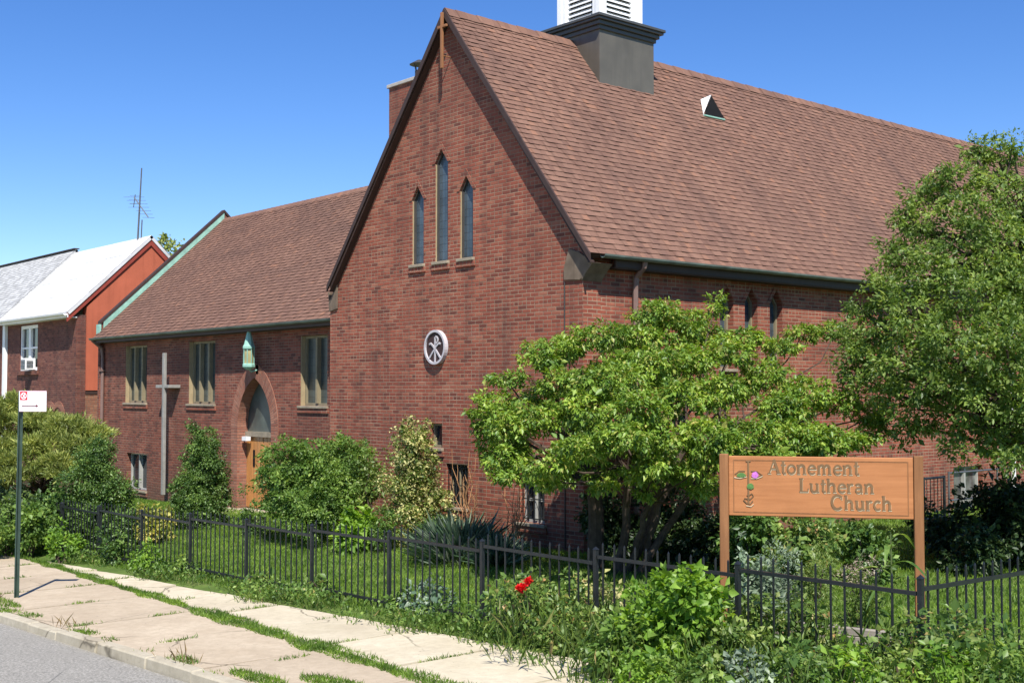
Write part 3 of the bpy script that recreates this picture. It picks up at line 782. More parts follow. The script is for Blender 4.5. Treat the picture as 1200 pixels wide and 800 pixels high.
# base walls follow the roof slope: pentagon front/back + side faces
pf = [(cx-hw, roof_h(cx-hw)-.1), (cx-hw, zb), (cx+hw, zb), (cx+hw, roof_h(cx+hw)-.1), (cx, RZ-.1)]
cup.prism([(a, cy-hw, b) for a, b in pf], (0, 2*hw, 0))
CU = cup.build('cupola_base', MAT['cupola'], church)
mb = MB()
for (e, z0, z1) in ((.04, 9.72, 9.80), (.09, 9.802, 9.88), (.15, 9.882, 9.93), (.18, 9.932, 9.99)):
    mb.box((cx-hw-e, cy-hw-e, z0), (cx+hw+e, cy+hw+e, z1))
mb.build('cornice', MAT['cupola_dark'], CU, bevel=.008)
tw = .60; z0 = 9.99; z1 = 11.5
mb = MB()
for sx in (-1, 1):
    for sy in (-1, 1):
        mb.box((cx+sx*tw, cy+sy*tw, z0), (cx+sx*(tw-.20), cy+sy*(tw-.20), z1))
        mb.box((cx+sx*(tw+.02), cy+sy*(tw+.02), z0), (cx+sx*(tw-.10), cy+sy*(tw-.10), z1-.01))
for s_ in (-1, 1):
    mb.box((cx-tw+.2, cy+s_*(tw-.035), z1-.25), (cx+tw-.2, cy+s_*(tw-.15), z1)); mb.box((cx+s_*(tw-.035), cy-tw+.2, z1-.25), (cx+s_*(tw-.15), cy+tw-.2, z1))
mb.box((cx-tw-.1, cy-tw-.1, z1+.002), (cx+tw+.1, cy+tw+.1, z1+.12))
LT = mb.build('belfry', MAT['white'], church)
mb = MB()
for s_ in (-1, 1):
    mb.box((cx-tw+.2, cy+s_*(tw-.05), z0), (cx+tw-.2, cy+s_*(tw-.12), z0+.13)); mb.box((cx+s_*(tw-.05), cy-tw+.2, z0), (cx+s_*(tw-.12), cy+tw-.2, z0+.13))
mb.build('louvre_sill', MAT['cupola'], LT)
for d in range(4):
    mb = MB(); rot = Matrix.Translation((cx, cy, 0))@Matrix.Rotation(d*math.pi/2, 4, 'Z'); mb.M = rot
    z = z0+.15
    mb.box((-tw+.2, -tw+.06, z0+.132), (-tw+.235, -tw+.12, z1-.25)); mb.box((tw-.2, -tw+.06, z0+.132), (tw-.235, -tw+.12, z1-.25))
    while z < z1-.3:
        mb.mesh([(-tw+.235, -tw+.055, z), (tw-.235, -tw+.055, z), (tw-.235, -tw+.14, z+.085), (-tw+.235, -tw+.14, z+.085), (-tw+.235, -tw+.055, z+.022), (tw-.235, -tw+.055, z+.022), (tw-.235, -tw+.14, z+.107), (-tw+.235, -tw+.14, z+.107)],
                [(0,3,2,1),(4,5,6,7),(0,1,5,4),(2,3,7,6),(1,2,6,5),(3,0,4,7)]); z += .10
    mb.build('louvre', MAT['white'], LT)
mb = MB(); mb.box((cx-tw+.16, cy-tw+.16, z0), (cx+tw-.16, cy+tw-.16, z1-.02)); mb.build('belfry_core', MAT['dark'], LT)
mb = MB(); mb.mesh([(cx-tw-.14, cy-tw-.14, z1+.125), (cx+tw+.14, cy-tw-.14, z1+.125), (cx+tw+.14, cy+tw+.14, z1+.125), (cx-tw-.14, cy+tw+.14, z1+.125), (cx, cy, z1+2.0)], [(0,1,4),(1,2,4),(2,3,4),(3,0,4),(3,2,1,0)])
mb.build('spire', MAT['copper'], church)
# small triangular roof ventilator (white sided, dark louvred mouth)
def on_roof(x, y, h=0): return Vector((x, y, roof_h(x)))+Vector((math.sin(math.atan(TANP)), 0, math.cos(math.atan(TANP))))*h
vy0, vy1 = 5.93, 6.60
pA, pB = on_roof(-2.52, vy0, .03), on_roof(-2.52, vy1, .03); pT = Vector((-2.60, (vy0+vy1)/2+.04, 8.90)); pK = on_roof(-2.87, (vy0+vy1)/2, .02)
mb = MB(); 
mb.face([pA, pT, pK]); mb.face([pB, pK, pT]); mb.face([pA+Vector((.03,0,0)), pB+Vector((.03,0,0)), pB, pA])
mb.tube([pA, pB], .012, 5)
RV = mb.build('roof_vent', MAT['white'], church)
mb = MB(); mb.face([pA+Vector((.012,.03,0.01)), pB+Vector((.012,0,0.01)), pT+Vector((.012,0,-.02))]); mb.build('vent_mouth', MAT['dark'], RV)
mb = MB(); mb.tube([pA+Vector((.02,0,-.02)), pB+Vector((.02,0,-.02))], .02, 5); mb.build('vent_flashing', MAT['copper'], RV)

# timber cross at the gable peak
mb = MB(); gx = RXV
gy = OVY-.045
mb.box((gx-.028, gy-.05, 8.52), (gx+.028, gy, 9.56)); mb.box((gx-.12, gy-.047, 9.27), (gx-.0285, gy-.005, 9.32)); mb.box((gx+.0285, gy-.047, 9.27), (gx+.15, gy-.005, 9.32))
mb.box((gx-.012, gy+.001, 8.75), (gx+.012, -.002, 8.77))
o = mb.build('gable_cross', MAT['cross_wood'], church, bevel=.006)

# chimney
chy = 3.9; c0, c1 = -11.1, -9.7
mb = MB(); mb.box((c0, chy, 6.5), (c1, chy+.85, 10.25)); CH = mb.build('chimney', MAT['brick'], church)
mb = MB(); mb.box((c0-.05, chy-.05, 10.252), (c1+.05, chy+.90, 10.34)); mb.build('chimney_cap', MAT['cement'], CH, bevel=.01)
mb = MB(); fx = -10.35; fy = chy+.4
mb.lathe((fx, fy, 10.34), [(.12, 0), (.12, .28)], 10)
for k in range(4): a = k*1.57; mb.tube([(fx+.11*math.cos(a), fy+.11*math.sin(a), 10.60), (fx+.16*math.cos(a), fy+.16*math.sin(a), 10.78)], .012, 4)
mb.lathe((fx, fy, 10.78), [(.26, 0), (.05, .12), (.0, .13)], 10)
mb.build('chimney_cowl', MAT['trim_dark'], CH)

# ---- wing
WY = .60; WX0, WX1 = -21.0, GX0
wins = [(-19.42,-17.97,2.27,3.88,2), (-15.40,-13.92,2.27,3.88,2), (-9.80,-8.66,2.27,3.84,1)]
lowr = [(-19.25,-17.9,-.15,.86)]
# arch outline: pointed, springing at z 2.1
AX0, AX1, AS, AT = -12.98, -10.98, 1.75, 3.12
def arch_pts(x0, x1, zs, zt, z0, n=8):
    m = (x0+x1)/2; L = [(x0, z0)]
    L = [(x0, z0), (x1, z0)]
    hw_ = (x1-x0)/2; h = zt-zs
    r = (hw_*hw_+h*h)/(2*hw_)          # circle through spring and apex
    cxr = x1-r; a1 = math.atan2(h, m-cxr)
    for i in range(n+1):
        a = a1*i/n; L.append((cxr+r*math.cos(a), zs+r*math.sin(a)))
    cxl = x0+r
    for i in range(n-1, -1, -1):
        a = a1*i/n; L.append((cxl-r*math.cos(a), zs+r*math.sin(a)))
    return L
ain = arch_pts(-12.72, -11.05, 1.72, 2.93, -.25)
mb = MB()
mb.wall([(WX0, gz0), (WX1-.002, gz0), (WX1-.002, 4.18), (WX0, 4.18)], [rect(*w_[:4]) for w_ in wins]+[rect(*b) for b in lowr]+[ain], lambda x, z: (x, WY, z), lambda x, z: (x, WY+.42, z), 0, False)
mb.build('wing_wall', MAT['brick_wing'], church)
for w_ in wins:
    w = window_y(church, w_[0], w_[1], w_[2], w_[3], WY, .17, 'pane_wing', 'frame_tan', w_[4], name='window', fw=.06)
    j = MB(); j.box((w_[0]+.001, WY+.012, w_[2]+.001), (w_[0]+.02, WY+.115, w_[3]-.002)); j.build('jamb', MAT['jamb'], w)
window_y(church, *lowr[0], WY, .18, 'pane_dark', 'white_worn', 1, name='window')
# arch ring of pale voussoirs standing just proud
aout = arch_pts(-13.02, -10.75, 1.72, 3.30, -.30, 12); ain2 = arch_pts(-12.70, -11.07, 1.72, 2.915, -.30, 12)
mb = MB(); n_ = len(aout)
def lens(L, lo, hi):  return L[lo:hi]
ro = aout[1:]+[aout[0]]; ri = ain2[1:]+[ain2[0]]; s_acc = 0
for i in range(len(ro)-1):
    a, b, c, d = ro[i], ro[i+1], ri[i+1], ri[i]
    sl_ = math.hypot(b[0]-a[0], b[1]-a[1])
    uv = [(0.02, s_acc), (0.02, s_acc+sl_), (.225, s_acc+sl_), (.225, s_acc)]
    P_ = lambda p, y: (p[0], y, p[1])
    mb.face([P_(a, WY-.02), P_(b, WY-.02), P_(c, WY-.02), P_(d, WY-.02)], uv)
    mb.face([P_(a, WY-.02), P_(a, WY+.0), P_(b, WY+.0), P_(b, WY-.02)], uv)
    mb.face([P_(d, WY-.02), P_(c, WY-.02), P_(c, WY+.26), P_(d, WY+.26)], [(0.02, s_acc), (0.02, s_acc+sl_), (.40, s_acc+sl_), (.40, s_acc)])
    s_acc += sl_
ARC = mb.build('door_arch', MAT['brick_arch'], church)
# tympanum, lintel, double door
yD = WY+.27
mb = MB(); tp = [(a, b) for a, b in arch_pts(-12.76, -11.01, 1.72, 2.97, 1.60, 12)]
mb.prism([(a, yD, b) for a, b in tp], (0, .04, 0)); mb.build('tympanum', MAT['pane_tymp'], church)
mb = MB(); mb.box((-12.76, yD-.08, 1.50), (-11.01, yD-.001, 1.62)); mb.build('door_lintel', MAT['stone'], church)
for k in (0, 1):
    x0 = -12.74+k*.86; x1 = x0+.85
    mb = MB(); mb.box((x0, yD-.02, -.22), (x1, yD+.03, 1.498))
    for q in range(5): mb.box((x0+.02+q*.165, yD-.032, -.2), (x0+.172+q*.165, yD-.0205, 1.49))
    D_ = mb.build('door', MAT['door_wood'], church, bevel=.004)
    mb = MB(); xm = x0+.42; mb.box((xm-.045, yD-.045, .78), (xm+.045, yD-.033, 1.18)); mb.build('peep_window', MAT['dark'], D_)
    mb = MB(); hx = x1-.08 if k == 0 else x0+.08; mb.tube([(hx, yD-.033, .55), (hx, yD-.09, .57), (hx, yD-.09, .75), (hx, yD-.033, .77)], .012, 6); mb.build('handle', MAT['steel'], D_)
mb = MB(); mb.box((-12.6, yD-.22, 1.40), (-12.38, yD-.1, 1.50)); mb.box((-12.70,yD-.14,1.43),(-12.61,yD-.11,1.46)); mb.build('porch_light', MAT['white'], church)
mb = MB(); mb.box((-13.2, WY-.9, -.9), (-10.6, WY+.55, -.24)); mb.box((-13.4, WY-1.3, -.95), (-10.4, WY-.902, -.38)); mb.build('door_steps', MATKERB, church)
mb = MB()
for y_ in (WY-1.2, WY-.15): mb.box((-13.05, y_-.015, -.4), (-13.02, y_+.015, .55))
mb.box((-13.055, WY-1.2, .552), (-13.015, WY-.1, .58)); mb.box((-13.05, WY-1.2, .1), (-13.02, WY-.1, .12)); mb.build('door_railing', MAT['iron'], church)
# wing roof
WRY, WRZ = 4.45, 8.03; we_y, we_z = WY-.33, 4.15
roof_slope('wing_roof', (WX0, we_y, we_z), (GX0+.0, we_y, we_z), (WX0, WRY, WRZ), (GX0+.0, WRY, WRZ), .08, church, 'shingle', 'shingle_butt', seed=5)
roof_slope('wing_roof', (GX0, 2*WRY-we_y, we_z), (WX0, 2*WRY-we_y, we_z), (GX0, WRY, WRZ), (WX0, WRY, WRZ), .08, church, 'shingle', 'shingle_butt', seed=6, tabs=False)
mb = MB(); mb.box((WX0, WY+.43, gz0), (WX0+.35, 2*WRY-WY, 4.1)); mb.box((WX0, 2*WRY-WY-.4, gz0), (WX1, 2*WRY-WY, 4.15)); mb.build('wing_back_wall', MAT['brick_wing'], church)
mb = MB(); mb.box((WX0, we_y+.03, 4.0), (WX1, WY-.002, 4.03)); mb.box((WX0, we_y, 4.0), (WX1, we_y+.028, 4.12)); mb.build('wing_fascia', MAT['barge'], church)
mb = MB(); gutter(mb, (WX0, we_y-.07, 4.14), (WX1-.01, we_y-.07, 4.14), (0, -1, 0), .065); mb.build('wing_gutter', MAT['gutter'], church)
mb = MB(); x = WX0
while x < GX0-.2:
    for sy in (-1, 1):
        a = Vector((x, WRY, WRZ+.04)); d = Vector((0, sy*.15, -.15)); q = [a, a+Vector((.27, 0, -.006)), a+Vector((.27, 0, -.006))+d, a+d]
        if sy > 0: q.reverse()
        mb.face(q, [(x, .1), (x+.2, .1), (x+.2, .2), (x, .2)])
    x += .25
mb.build('wing_ridge_cap', MAT['shingle'], church)
# left end parapet with copper flashing
def wr(y): return we_z+(WRZ-we_z)*(1-abs(y-WRY)/(WRY-we_y))
px0, px1 = WX0-.12, WX0-.001
mb = MB(); up_ = .22
prof = [(WY-.12, gz0), (2*WRY-WY+.12, gz0), (2*WRY-WY+.12, wr(WY)+up_), (WRY, WRZ+up_), (WY-.12, wr(WY-.12)+up_)]
mb.prism([(px0, a, b) for a, b in prof], (px1-px0, 0, 0)); mb.build('parapet_wall', MAT['brick_wing'], church)
mb = MB()
for s_ in (-1, 1):
    ye = WRY+s_*(WRY-WY+.12); ze = wr(ye) if True else 0
    q = [(px0-.04, WRY, WRZ+up_+.002), (px0-.04, ye, ze+up_+.002), (px0-.04, ye, ze+up_+.09), (px0-.04, WRY, WRZ+up_+.09)]
    mb.prism(q, (px1-px0+.08, 0, 0))
mb.build('parapet_coping', MAT['barge'], church)
mb = MB()
ye = WY-.12; ze = wr(ye)
q = [(px1+.002, WRY, WRZ+up_-.004), (px1+.002, ye+.1, wr(ye+.1)+up_-.004), (px1+.002, ye+.1, wr(ye+.1)+.02), (px1+.002, WRY, WRZ+.03)]
mb.prism(q, (.028, 0, 0))
q = [(px1+.032, ye+.1, wr(ye+.1)+up_-.08), (px1+.032, ye+.62, wr(ye+.62)+.03), (px1+.032, ye-.02, wr(ye)+.12), (px1+.032, ye-.02, wr(ye)-.14+.28)]
# kneeler box covered in copper
mb.box((px0-.01, ye-.06, 4.17), (px1+.10, ye-.002, 4.56)); mb.box((px1+.002, ye-.001, 4.17), (px1+.10, WY+.25, 4.30)); mb.build('copper_flashing', MAT['copper'], church)
downpipe(church, [(WX0+.10, we_y-.06, 4.08), (WX0+.10, WY-.10, 3.85), (WX0+.10, WY-.07, 3.6), (WX0+.10, WY-.07, -.4)], .05, brackets=[(WX0+.1, WY-.07, 3.2), (WX0+.1, WY-.07, 1.4)])

# things hung on the church walls
# round emblem with the chi-rho
em = empty('chi_rho_emblem', (-3.88, 0, 3.41), 'round white chi rho emblem on a dark disc mounted on the brick gable', 'emblem')
ex_, ez_ = -3.88, 3.41; ra = .300
mb = MB(); mb.prism([(ex_+ra*.97*math.cos(t*math.pi/16), -.055, ez_+ra*.97*math.sin(t*math.pi/16)) for t in range(32)], (0, .055-.002, 0)); mb.build('disc', plain('dark_brown_disc', (.05,.026,.024), .6), em)
def ribbon(mb, pts, w, y0, y1, closed=False):
    pts = [Vector((p[0], 0, p[1])) for p in pts]; n = len(pts)
    L_, R_ = [], []
    for i, p in enumerate(pts):
        a = pts[(i-1) % n] if (closed or i) else p; b = pts[(i+1) % n] if (closed or i < n-1) else p
        t = (b-a).normalized(); s_ = Vector((-t.z, 0, t.x)); L_.append(p+s_*w/2); R_.append(p-s_*w/2)
    m = n if closed else n-1
    for i in range(m):
        j = (i+1) % n
        mb.prism([(q.x, y0, q.z) for q in (L_[i], L_[j], R_[j], R_[i])], (0, y1-y0, 0))
mb = MB()
ribbon(mb, [(ex_+ra*math.cos(t*math.pi/18), ez_+ra*math.sin(t*math.pi/18)) for t in range(36)], .042, -.085, -.002, True)
mb.build('ring', MAT['emblem'], em)
mb = MB(); y0, y1 = -.072, -.056
ribbon(mb, [(ex_, ez_-.29), (ex_, ez_+.19)], .034, y0, y1)
ribbon(mb, [(ex_+.017+.062*math.sin(t*math.pi/8)*1.1, ez_+.135+.065*math.cos(t*math.pi/8)) for t in range(9)], .03, y0-.001, y1)
y0 = -.073
ribbon(mb, [(ex_-.17, ez_-.20), (ex_-.06, ez_-.085), (ex_+.06, ez_+.03), (ex_+.13, ez_+.075), (ex_+.17, ez_+.055)], .032, y0-.002, y1)
ribbon(mb, [(ex_+.17, ez_-.20), (ex_+.06, ez_-.085), (ex_-.06, ez_+.03), (ex_-.13, ez_+.075), (ex_-.17, ez_+.055)], .032, y0-.004, y1)
mb.build('monogram', MAT['emblem'], em)
# lantern above the arch
lx, lz = -11.75, 3.20; ly = WY-.24
ln = empty('wall_lantern', (lx, WY, lz), 'green copper wall lantern with pointed top above the arched church door', 'lantern')
mb = MB(); mb.lathe((lx, ly, lz), [(.05, -.10), (.12, -.06), (.15, -.03), (.15, .03), (.125, .05)], 8); mb.lathe((lx, ly, lz), [(.125, .38), (.15, .40), (.15, .45), (.12, .50), (.07, .70), (.012, .92), (.0, .93)], 8)
for k in range(8):
    a = (k+.0)*math.pi/4; mb.tube([(lx+.125*math.cos(a), ly+.125*math.sin(a), lz+.04), (lx+.125*math.cos(a), ly+.125*math.sin(a), lz+.40)], .012, 4)
mb.build('lantern_body', MAT['copper'], ln)
mb = MB(); mb.lathe((lx, ly, lz), [(.108, .04), (.108, .39)], 8); mb.build('glass', MAT['lamp_glass'], ln)
mb = MB(); mb.tube([(lx, ly, lz-.08), (lx, ly+.08, lz-.14), (lx, WY-.005, lz-.10)], .022, 6); mb.box((lx-.06, WY-.02, lz-.2), (lx+.06, WY-.002, lz+.02)); mb.build('bracket', MAT['copper'], ln)
# tall cross on the wing wall
crx = -16.2; ty = WY-.30
cr = empty('tall_cross', (crx, WY, -.15), 'tall slender pale grey cross standing against the brick wing wall', 'cross')
mb = MB(); mb.box((crx-.057, ty-.04, -.12), (crx+.057, ty+.04, 3.60)); mb.box((crx-.02, ty+.041, 2.69), (crx+.02, WY-.004, 2.75)); mb.build('upright', MAT['grey_wood'], cr, bevel=.006)
mb = MB(); mb.box((crx-.46, ty-.034, 2.68), (crx-.0585, WY-.003, 2.76)); mb.box((crx+.0585, ty-.034, 2.68), (crx+.34, WY-.003, 2.76)); mb.build('crossbar', MAT['grey_wood'], cr, bevel=.006)

# ------------------------------------------------------------------ neighbouring houses
HX1, HX0 = -23.14, -29.35; HY = .60; HRY, HRZ = 2.95, 7.60; HEY, HEZ = .27, 5.02; HB = 2*HRY-HY
house = empty('row_house', (-26, HY, -1), 'brick row house with silver white roof and orange red stucco side wall', 'house')
mb = MB(); hw1 = (-28.25,-26.55,3.28,4.86)
hw1 = (-28.2,-26.5,3.28,4.80)
mb.wall([(HX0+.002, -1.6), (HX1-.002, -1.6), (HX1-.002, 4.95), (HX0+.002, 4.95)], [rect(*hw1), rect(-25.6, -24.2, -.4, 1.9)], lambda x, z: (x, HY, z), lambda x, z: (x, HY+.3, z))
mb.box((HX0, HY+.302, -1.6), (HX0+.3, HB, 4.9)); mb.box((HX0+.3, HB-.3, -1.6), (HX1-.32, HB, 4.9))
mb.build('front_wall', MAT['brick_house'], house)
mb = MB(); mb.box((HX1-.3, HY+.302, -1.6), (HX1, HB, 2.50)); mb.build('side_base_wall', MAT['brick_tan'], house)
mb = MB(); mb.prism([(HX1-.3, HY+.302, 2.62), (HX1-.3, HB, 2.62), (HX1-.3, HB, HEZ), (HX1-.3, HRY, HRZ-.12), (HX1-.3, HY+.302, HEZ+.18)], (.34, 0, 0)); mb.build('stucco_wall', MAT['orange'], house)
mb = MB(); mb.box((HX1-.28, HY+.302, 2.502), (HX1+.02, HB, 2.618)); mb.build('wall_ledge', MAT['barge'], house)
mb = MB()
for s_ in (-1, 1):
    yy = HRY+s_*(HRY-HEY)
    mb.prism([(HX1+.042, HRY, HRZ+.0), (HX1+.042, yy, HEZ+.0), (HX1+.042, yy, HEZ-.30), (HX1+.042, HRY, HRZ-.32)], (.05, 0, 0))
mb.build('gable_trim', MAT['orange_trim'], house)
roof_slope('roof', (HX0, HEY, HEZ), (HX1+.12, HEY, HEZ), (HX0, HRY, HRZ), (HX1+.12, HRY, HRZ), .09, house, 'white_roof', 'white_roof', tabs=False, course=.9)
roof_slope('roof', (HX1+.12, 2*HRY-HEY, HEZ), (HX0, 2*HRY-HEY, HEZ), (HX1+.12, HRY, HRZ), (HX0, HRY, HRZ), .09, house, 'white_roof', 'white_roof', tabs=False, course=.9)
mb = MB(); gutter(mb, (HX0, HEY-.06, HEZ-.03), (HX1+.1, HEY-.06, HEZ-.03), (0, -1, 0), .075); mb.box((HX0, HEY, HEZ-.16), (HX1+.1, HEY+.03, HEZ-.06)); mb.box((HX0, HEY+.03, HEZ-.16), (HX1+.04, HY-.002, HEZ-.13)); mb.build('gutter', MAT['white'], house)
# double sash window
def sash(parent, x0, x1, z0, z1, y, label=None):
    f = MB(); fw = .11
    f.wall(rect(x0+.002, x1-.002, z0+.002, z1-.002), [rect(x0+fw, (x0+x1)/2-.10, z0+fw, z1-fw), rect((x0+x1)/2+.10, x1-fw, z0+fw, z1-fw)], lambda a, b: (a, y+.04, b), lambda a, b: (a, y+.14, b))
    zm = (z0+z1)/2
    f.box((x0+fw, y+.06, zm-.03), ((x0+x1)/2-.1, y+.12, zm+.03)); f.box(((x0+x1)/2+.1, y+.06, zm-.03), (x1-fw, y+.12, zm+.03))
    fo = f.build('window', MAT['white'], parent)
    if label: fo['label'] = label
    p = MB(); p.face([(x0+.05, y+.11, z0+.05), (x1-.05, y+.11, z0+.05), (x1-.05, y+.11, z1-.05), (x0+.05, y+.11, z1-.05)]); p.build('pane', MAT['pane_dark'], fo)
    s = MB(); s.box((x0-.15, y-.08, z0-.14), (x1+.15, y+.10, z0-.001)); s.build('sill', MAT['brick_house'], fo)
sash(house, *hw1, HY)
mb = MB(); mb.box((-25.6, HY+.28, -.4), (-24.2, HY+.29, 1.9)); mb.build('garage_door', MAT['pane_dark'], house)
mb = MB()
ro = arch_pts(-25.85, -23.95, 1.7, 2.15, -.4, 8)[1:]; ri = arch_pts(-25.6, -24.2, 1.7, 1.92, -.4, 8)[1:]
for i in range(len(ro)-1): mb.prism([(ro[i][0], HY-.015, ro[i][1]), (ro[i+1][0], HY-.015, ro[i+1][1]), (ri[i+1][0], HY-.015, ri[i+1][1]), (ri[i][0], HY-.015, ri[i][1])], (0, .013, 0))
mb.build('brick_arch', MAT['brick_arch'], house)
ac = empty('air_conditioner', (-27.0, HY, 3.3), 'white box air conditioner set in the upstairs window of the row house', 'air conditioner')
mb = MB(); mb.box((-27.18, HY-.30, 3.30), (-26.76, HY+.038, 3.68)); mb.build('casing', MAT['white'], ac, bevel=.015)
mb = MB()
for i in range(7): mb.box((-27.15, HY-.312, 3.33+i*.045), (-26.79, HY-.301, 3.355+i*.045))
for i in range(5): mb.box((-26.758, HY-.26, 3.37+i*.05), (-26.746, HY-.05, 3.395+i*.05))
mb.build('grille', MAT['black_plastic'], ac)
# next house
h2 = empty('row_house', (-34, HY, -1.4), 'row house with pale grey shingle roof at the far left behind the pine', 'house')
mb = MB(); mb.wall([(-40, -2), (HX0-.004, -2), (HX0-.004, 4.95), (-40, 4.95)], [rect(-33, -31.2, 3.2, 4.7)], lambda x, z: (x, HY, z), lambda x, z: (x, HY+.3, z)); mb.box((-40, HY+.3, -2), (-39.7, HB, 4.9)); mb.box((-39.7, HB-.3, -2), (HX0-.01, HB, 4.9)); mb.build('front_wall', MAT['brick_house'], h2)
sash(h2, -33, -31.2, 3.2, 4.7, HY)
roof_slope('roof', (-40.2, HEY, HEZ+.05), (HX0-.005, HEY, HEZ+.05), (-40.2, HRY, HRZ+.10), (HX0-.005, HRY, HRZ+.10), .09, h2, 'grey_roof', 'grey_roof', tabs=False, course=.13)
roof_slope('roof', (HX0-.005, 2*HRY-HEY, HEZ+.05), (-40.2, 2*HRY-HEY, HEZ+.05), (HX0-.005, HRY, HRZ+.10), (-40.2, HRY, HRZ+.10), .09, h2, 'grey_roof', 'grey_roof', tabs=False, course=.9)
mb = MB(); mb.box((-40.2, HRY-.10, HRZ+.12), (HX0-.01, HRY+.10, HRZ+.15)); mb.build('ridge_cap', MAT['barge'], h2)
mb = MB(); gutter(mb, (-40.2, HEY-.06, HEZ), (HX0-.01, HEY-.06, HEZ), (0, -1, 0), .075); mb.build('gutter', MAT['white'], h2)
mb = MB(); mb.box((HX0-.32, HY-.10, -1.5), (HX0-.08, HY-.003, 4.9)); mb.build('downpipe', MAT['white'], h2)
# tv antenna
an = empty('tv_antenna', (-23.75, 3.1, 7.5), 'old grey television antenna mast rising behind the white roof', 'antenna')
def apx(px, py): return at(px, py, CAMD)
CAMD = (Vector((-23.75, 3.1, 8))-CAM).dot(_a)
mb = MB(); b0 = apx(161, 285); b0.z = 7.3; mb.tube([b0, apx(166, 197)], [.035, .022], 6); mb.tube([apx(163, 282)+Vector((.15,0,-.1)), apx(165, 258)+Vector((.1,0,0))], .02, 5); mb.build('mast', MAT['steel'], an)
mb = MB(); mb.tube([apx(157, 231), apx(174, 255)], .018, 5)
for t in range(7):
    c = apx(157, 231).lerp(apx(174, 255), t/6); d = (_r*.30+Vector((0,0,.02)))*(1-.08*t)+_a0*.12
    mb.tube([c-d, c+d], .007, 4)
mb.tube([apx(156.5, 243), apx(158.5, 228)], .014, 4)
for t in range(4):
    c = apx(156+t*.6, 243-t*4.5); d = _r*.16; mb.tube([c-d, c+d], .006, 4)
mb.build('aerial', MAT['steel'], an)

# ------------------------------------------------------------------ iron fence
FY = -4.89
fence = empty('iron_fence', (0, FY, street_z(0)), 'black iron picket fence stepping down the sloping sidewalk round the lawn', 'fence')
posts = [8.92-1.832*i for i in range(17)]
FT = .985
def post(x, y, zt, zb):
    mb = MB(); h = .021; mb.box((x-h, y-h, zb-.2), (x+h, y+h, zt-.02)); mb.mesh([(x-h-.006, y-h-.006, zt-.0195), (x+h+.006, y-h-.006, zt-.0195), (x+h+.006, y+h+.006, zt-.0195), (x-h-.006, y+h+.006, zt-.0195), (x, y, zt+.012)], [(0,1,4),(1,2,4),(2,3,4),(3,0,4),(3,2,1,0)])
    mb.build('post', MAT['iron'], fence)
gj = random.Random(5)
for i, x in enumerate(posts):
    zt = street_z(x)+FT+gj.uniform(-.012, .012); post(x, FY, zt, street_z(x))
    if i+1 < len(posts):
        xl = posts[i+1]; zl = street_z(xl)+FT; zr = zl-.10; a, b = xl+.035, x-.035
        mb = MB(); tilt = gj.uniform(-.012, .012)
        z_ = lambda q, zz: zz+tilt*(q-a)
        for dz, hh in ((0, .032), (-.76, .032)):
            mb.prism([(a, FY-.014, z_(a, zr+dz)), (b, FY-.014, z_(b, zr+dz)), (b, FY-.014, z_(b, zr+dz)+hh), (a, FY-.014, z_(a, zr+dz)+hh)], (0, .028, 0))
        n = 12
        for k in range(n):
            q = lerp(a, b, (k+.5+gj.uniform(-.04, .04))/n); w = .0072; lx_ = gj.uniform(-.006, .006)
            zt_ = zr+.145; zb_ = max(zr-.83, street_z(q)+.02)
            mb.mesh([(q-w, FY-w, zb_), (q+w, FY-w, zb_), (q+w, FY+w, zb_), (q-w, FY+w, zb_), (q-w+lx_, FY-w, zt_), (q+w+lx_, FY-w, zt_), (q+w+lx_, FY+w, zt_), (q-w+lx_, FY+w, zt_), (q+lx_, FY, zt_+.025)],
                    [(0,3,2,1),(0,1,5,4),(1,2,6,5),(2,3,7,6),(3,0,4,7),(4,5,8),(5,6,8),(6,7,8),(7,4,8)])
        mb.build('fence_panel', MAT['iron'], fence)
FX = 8.92; zc_ = street_z(FX)
for i in range(8):
    ya = FY+i*1.832; yb = ya+1.832
    za = ground_z(FX, ya)+FT; zb_ = ground_z(FX, yb)+FT
    if i: post(FX, ya, za, ground_z(FX, ya))
    mb = MB(); a, b = ya+.035, yb-.035; z_ = lambda q: lerp(za, zb_, (q-ya)/1.832)-.12
    for dz in (0, -.76):
        mb.prism([(FX-.014, a, z_(a)+dz), (FX-.014, b, z_(b)+dz), (FX-.014, b, z_(b)+dz+.032), (FX-.014, a, z_(a)+dz+.032)], (.028, 0, 0))
    for k in range(12):
        q = lerp(a, b, (k+.5)/12); w = .0072; zt_ = z_(q)+.145; z0 = z_(q)-.83
        mb.mesh([(FX-w, q-w, z0), (FX+w, q-w, z0), (FX+w, q+w, z0), (FX-w, q+w, z0), (FX-w, q-w, zt_), (FX+w, q-w, zt_), (FX+w, q+w, zt_), (FX-w, q+w, zt_), (FX, q, zt_+.025)],
                [(0,3,2,1),(0,1,5,4),(1,2,6,5),(2,3,7,6),(3,0,4,7),(4,5,8),(5,6,8),(6,7,8),(7,4,8)])
    mb.build('fence_panel', MAT['iron'], fence)

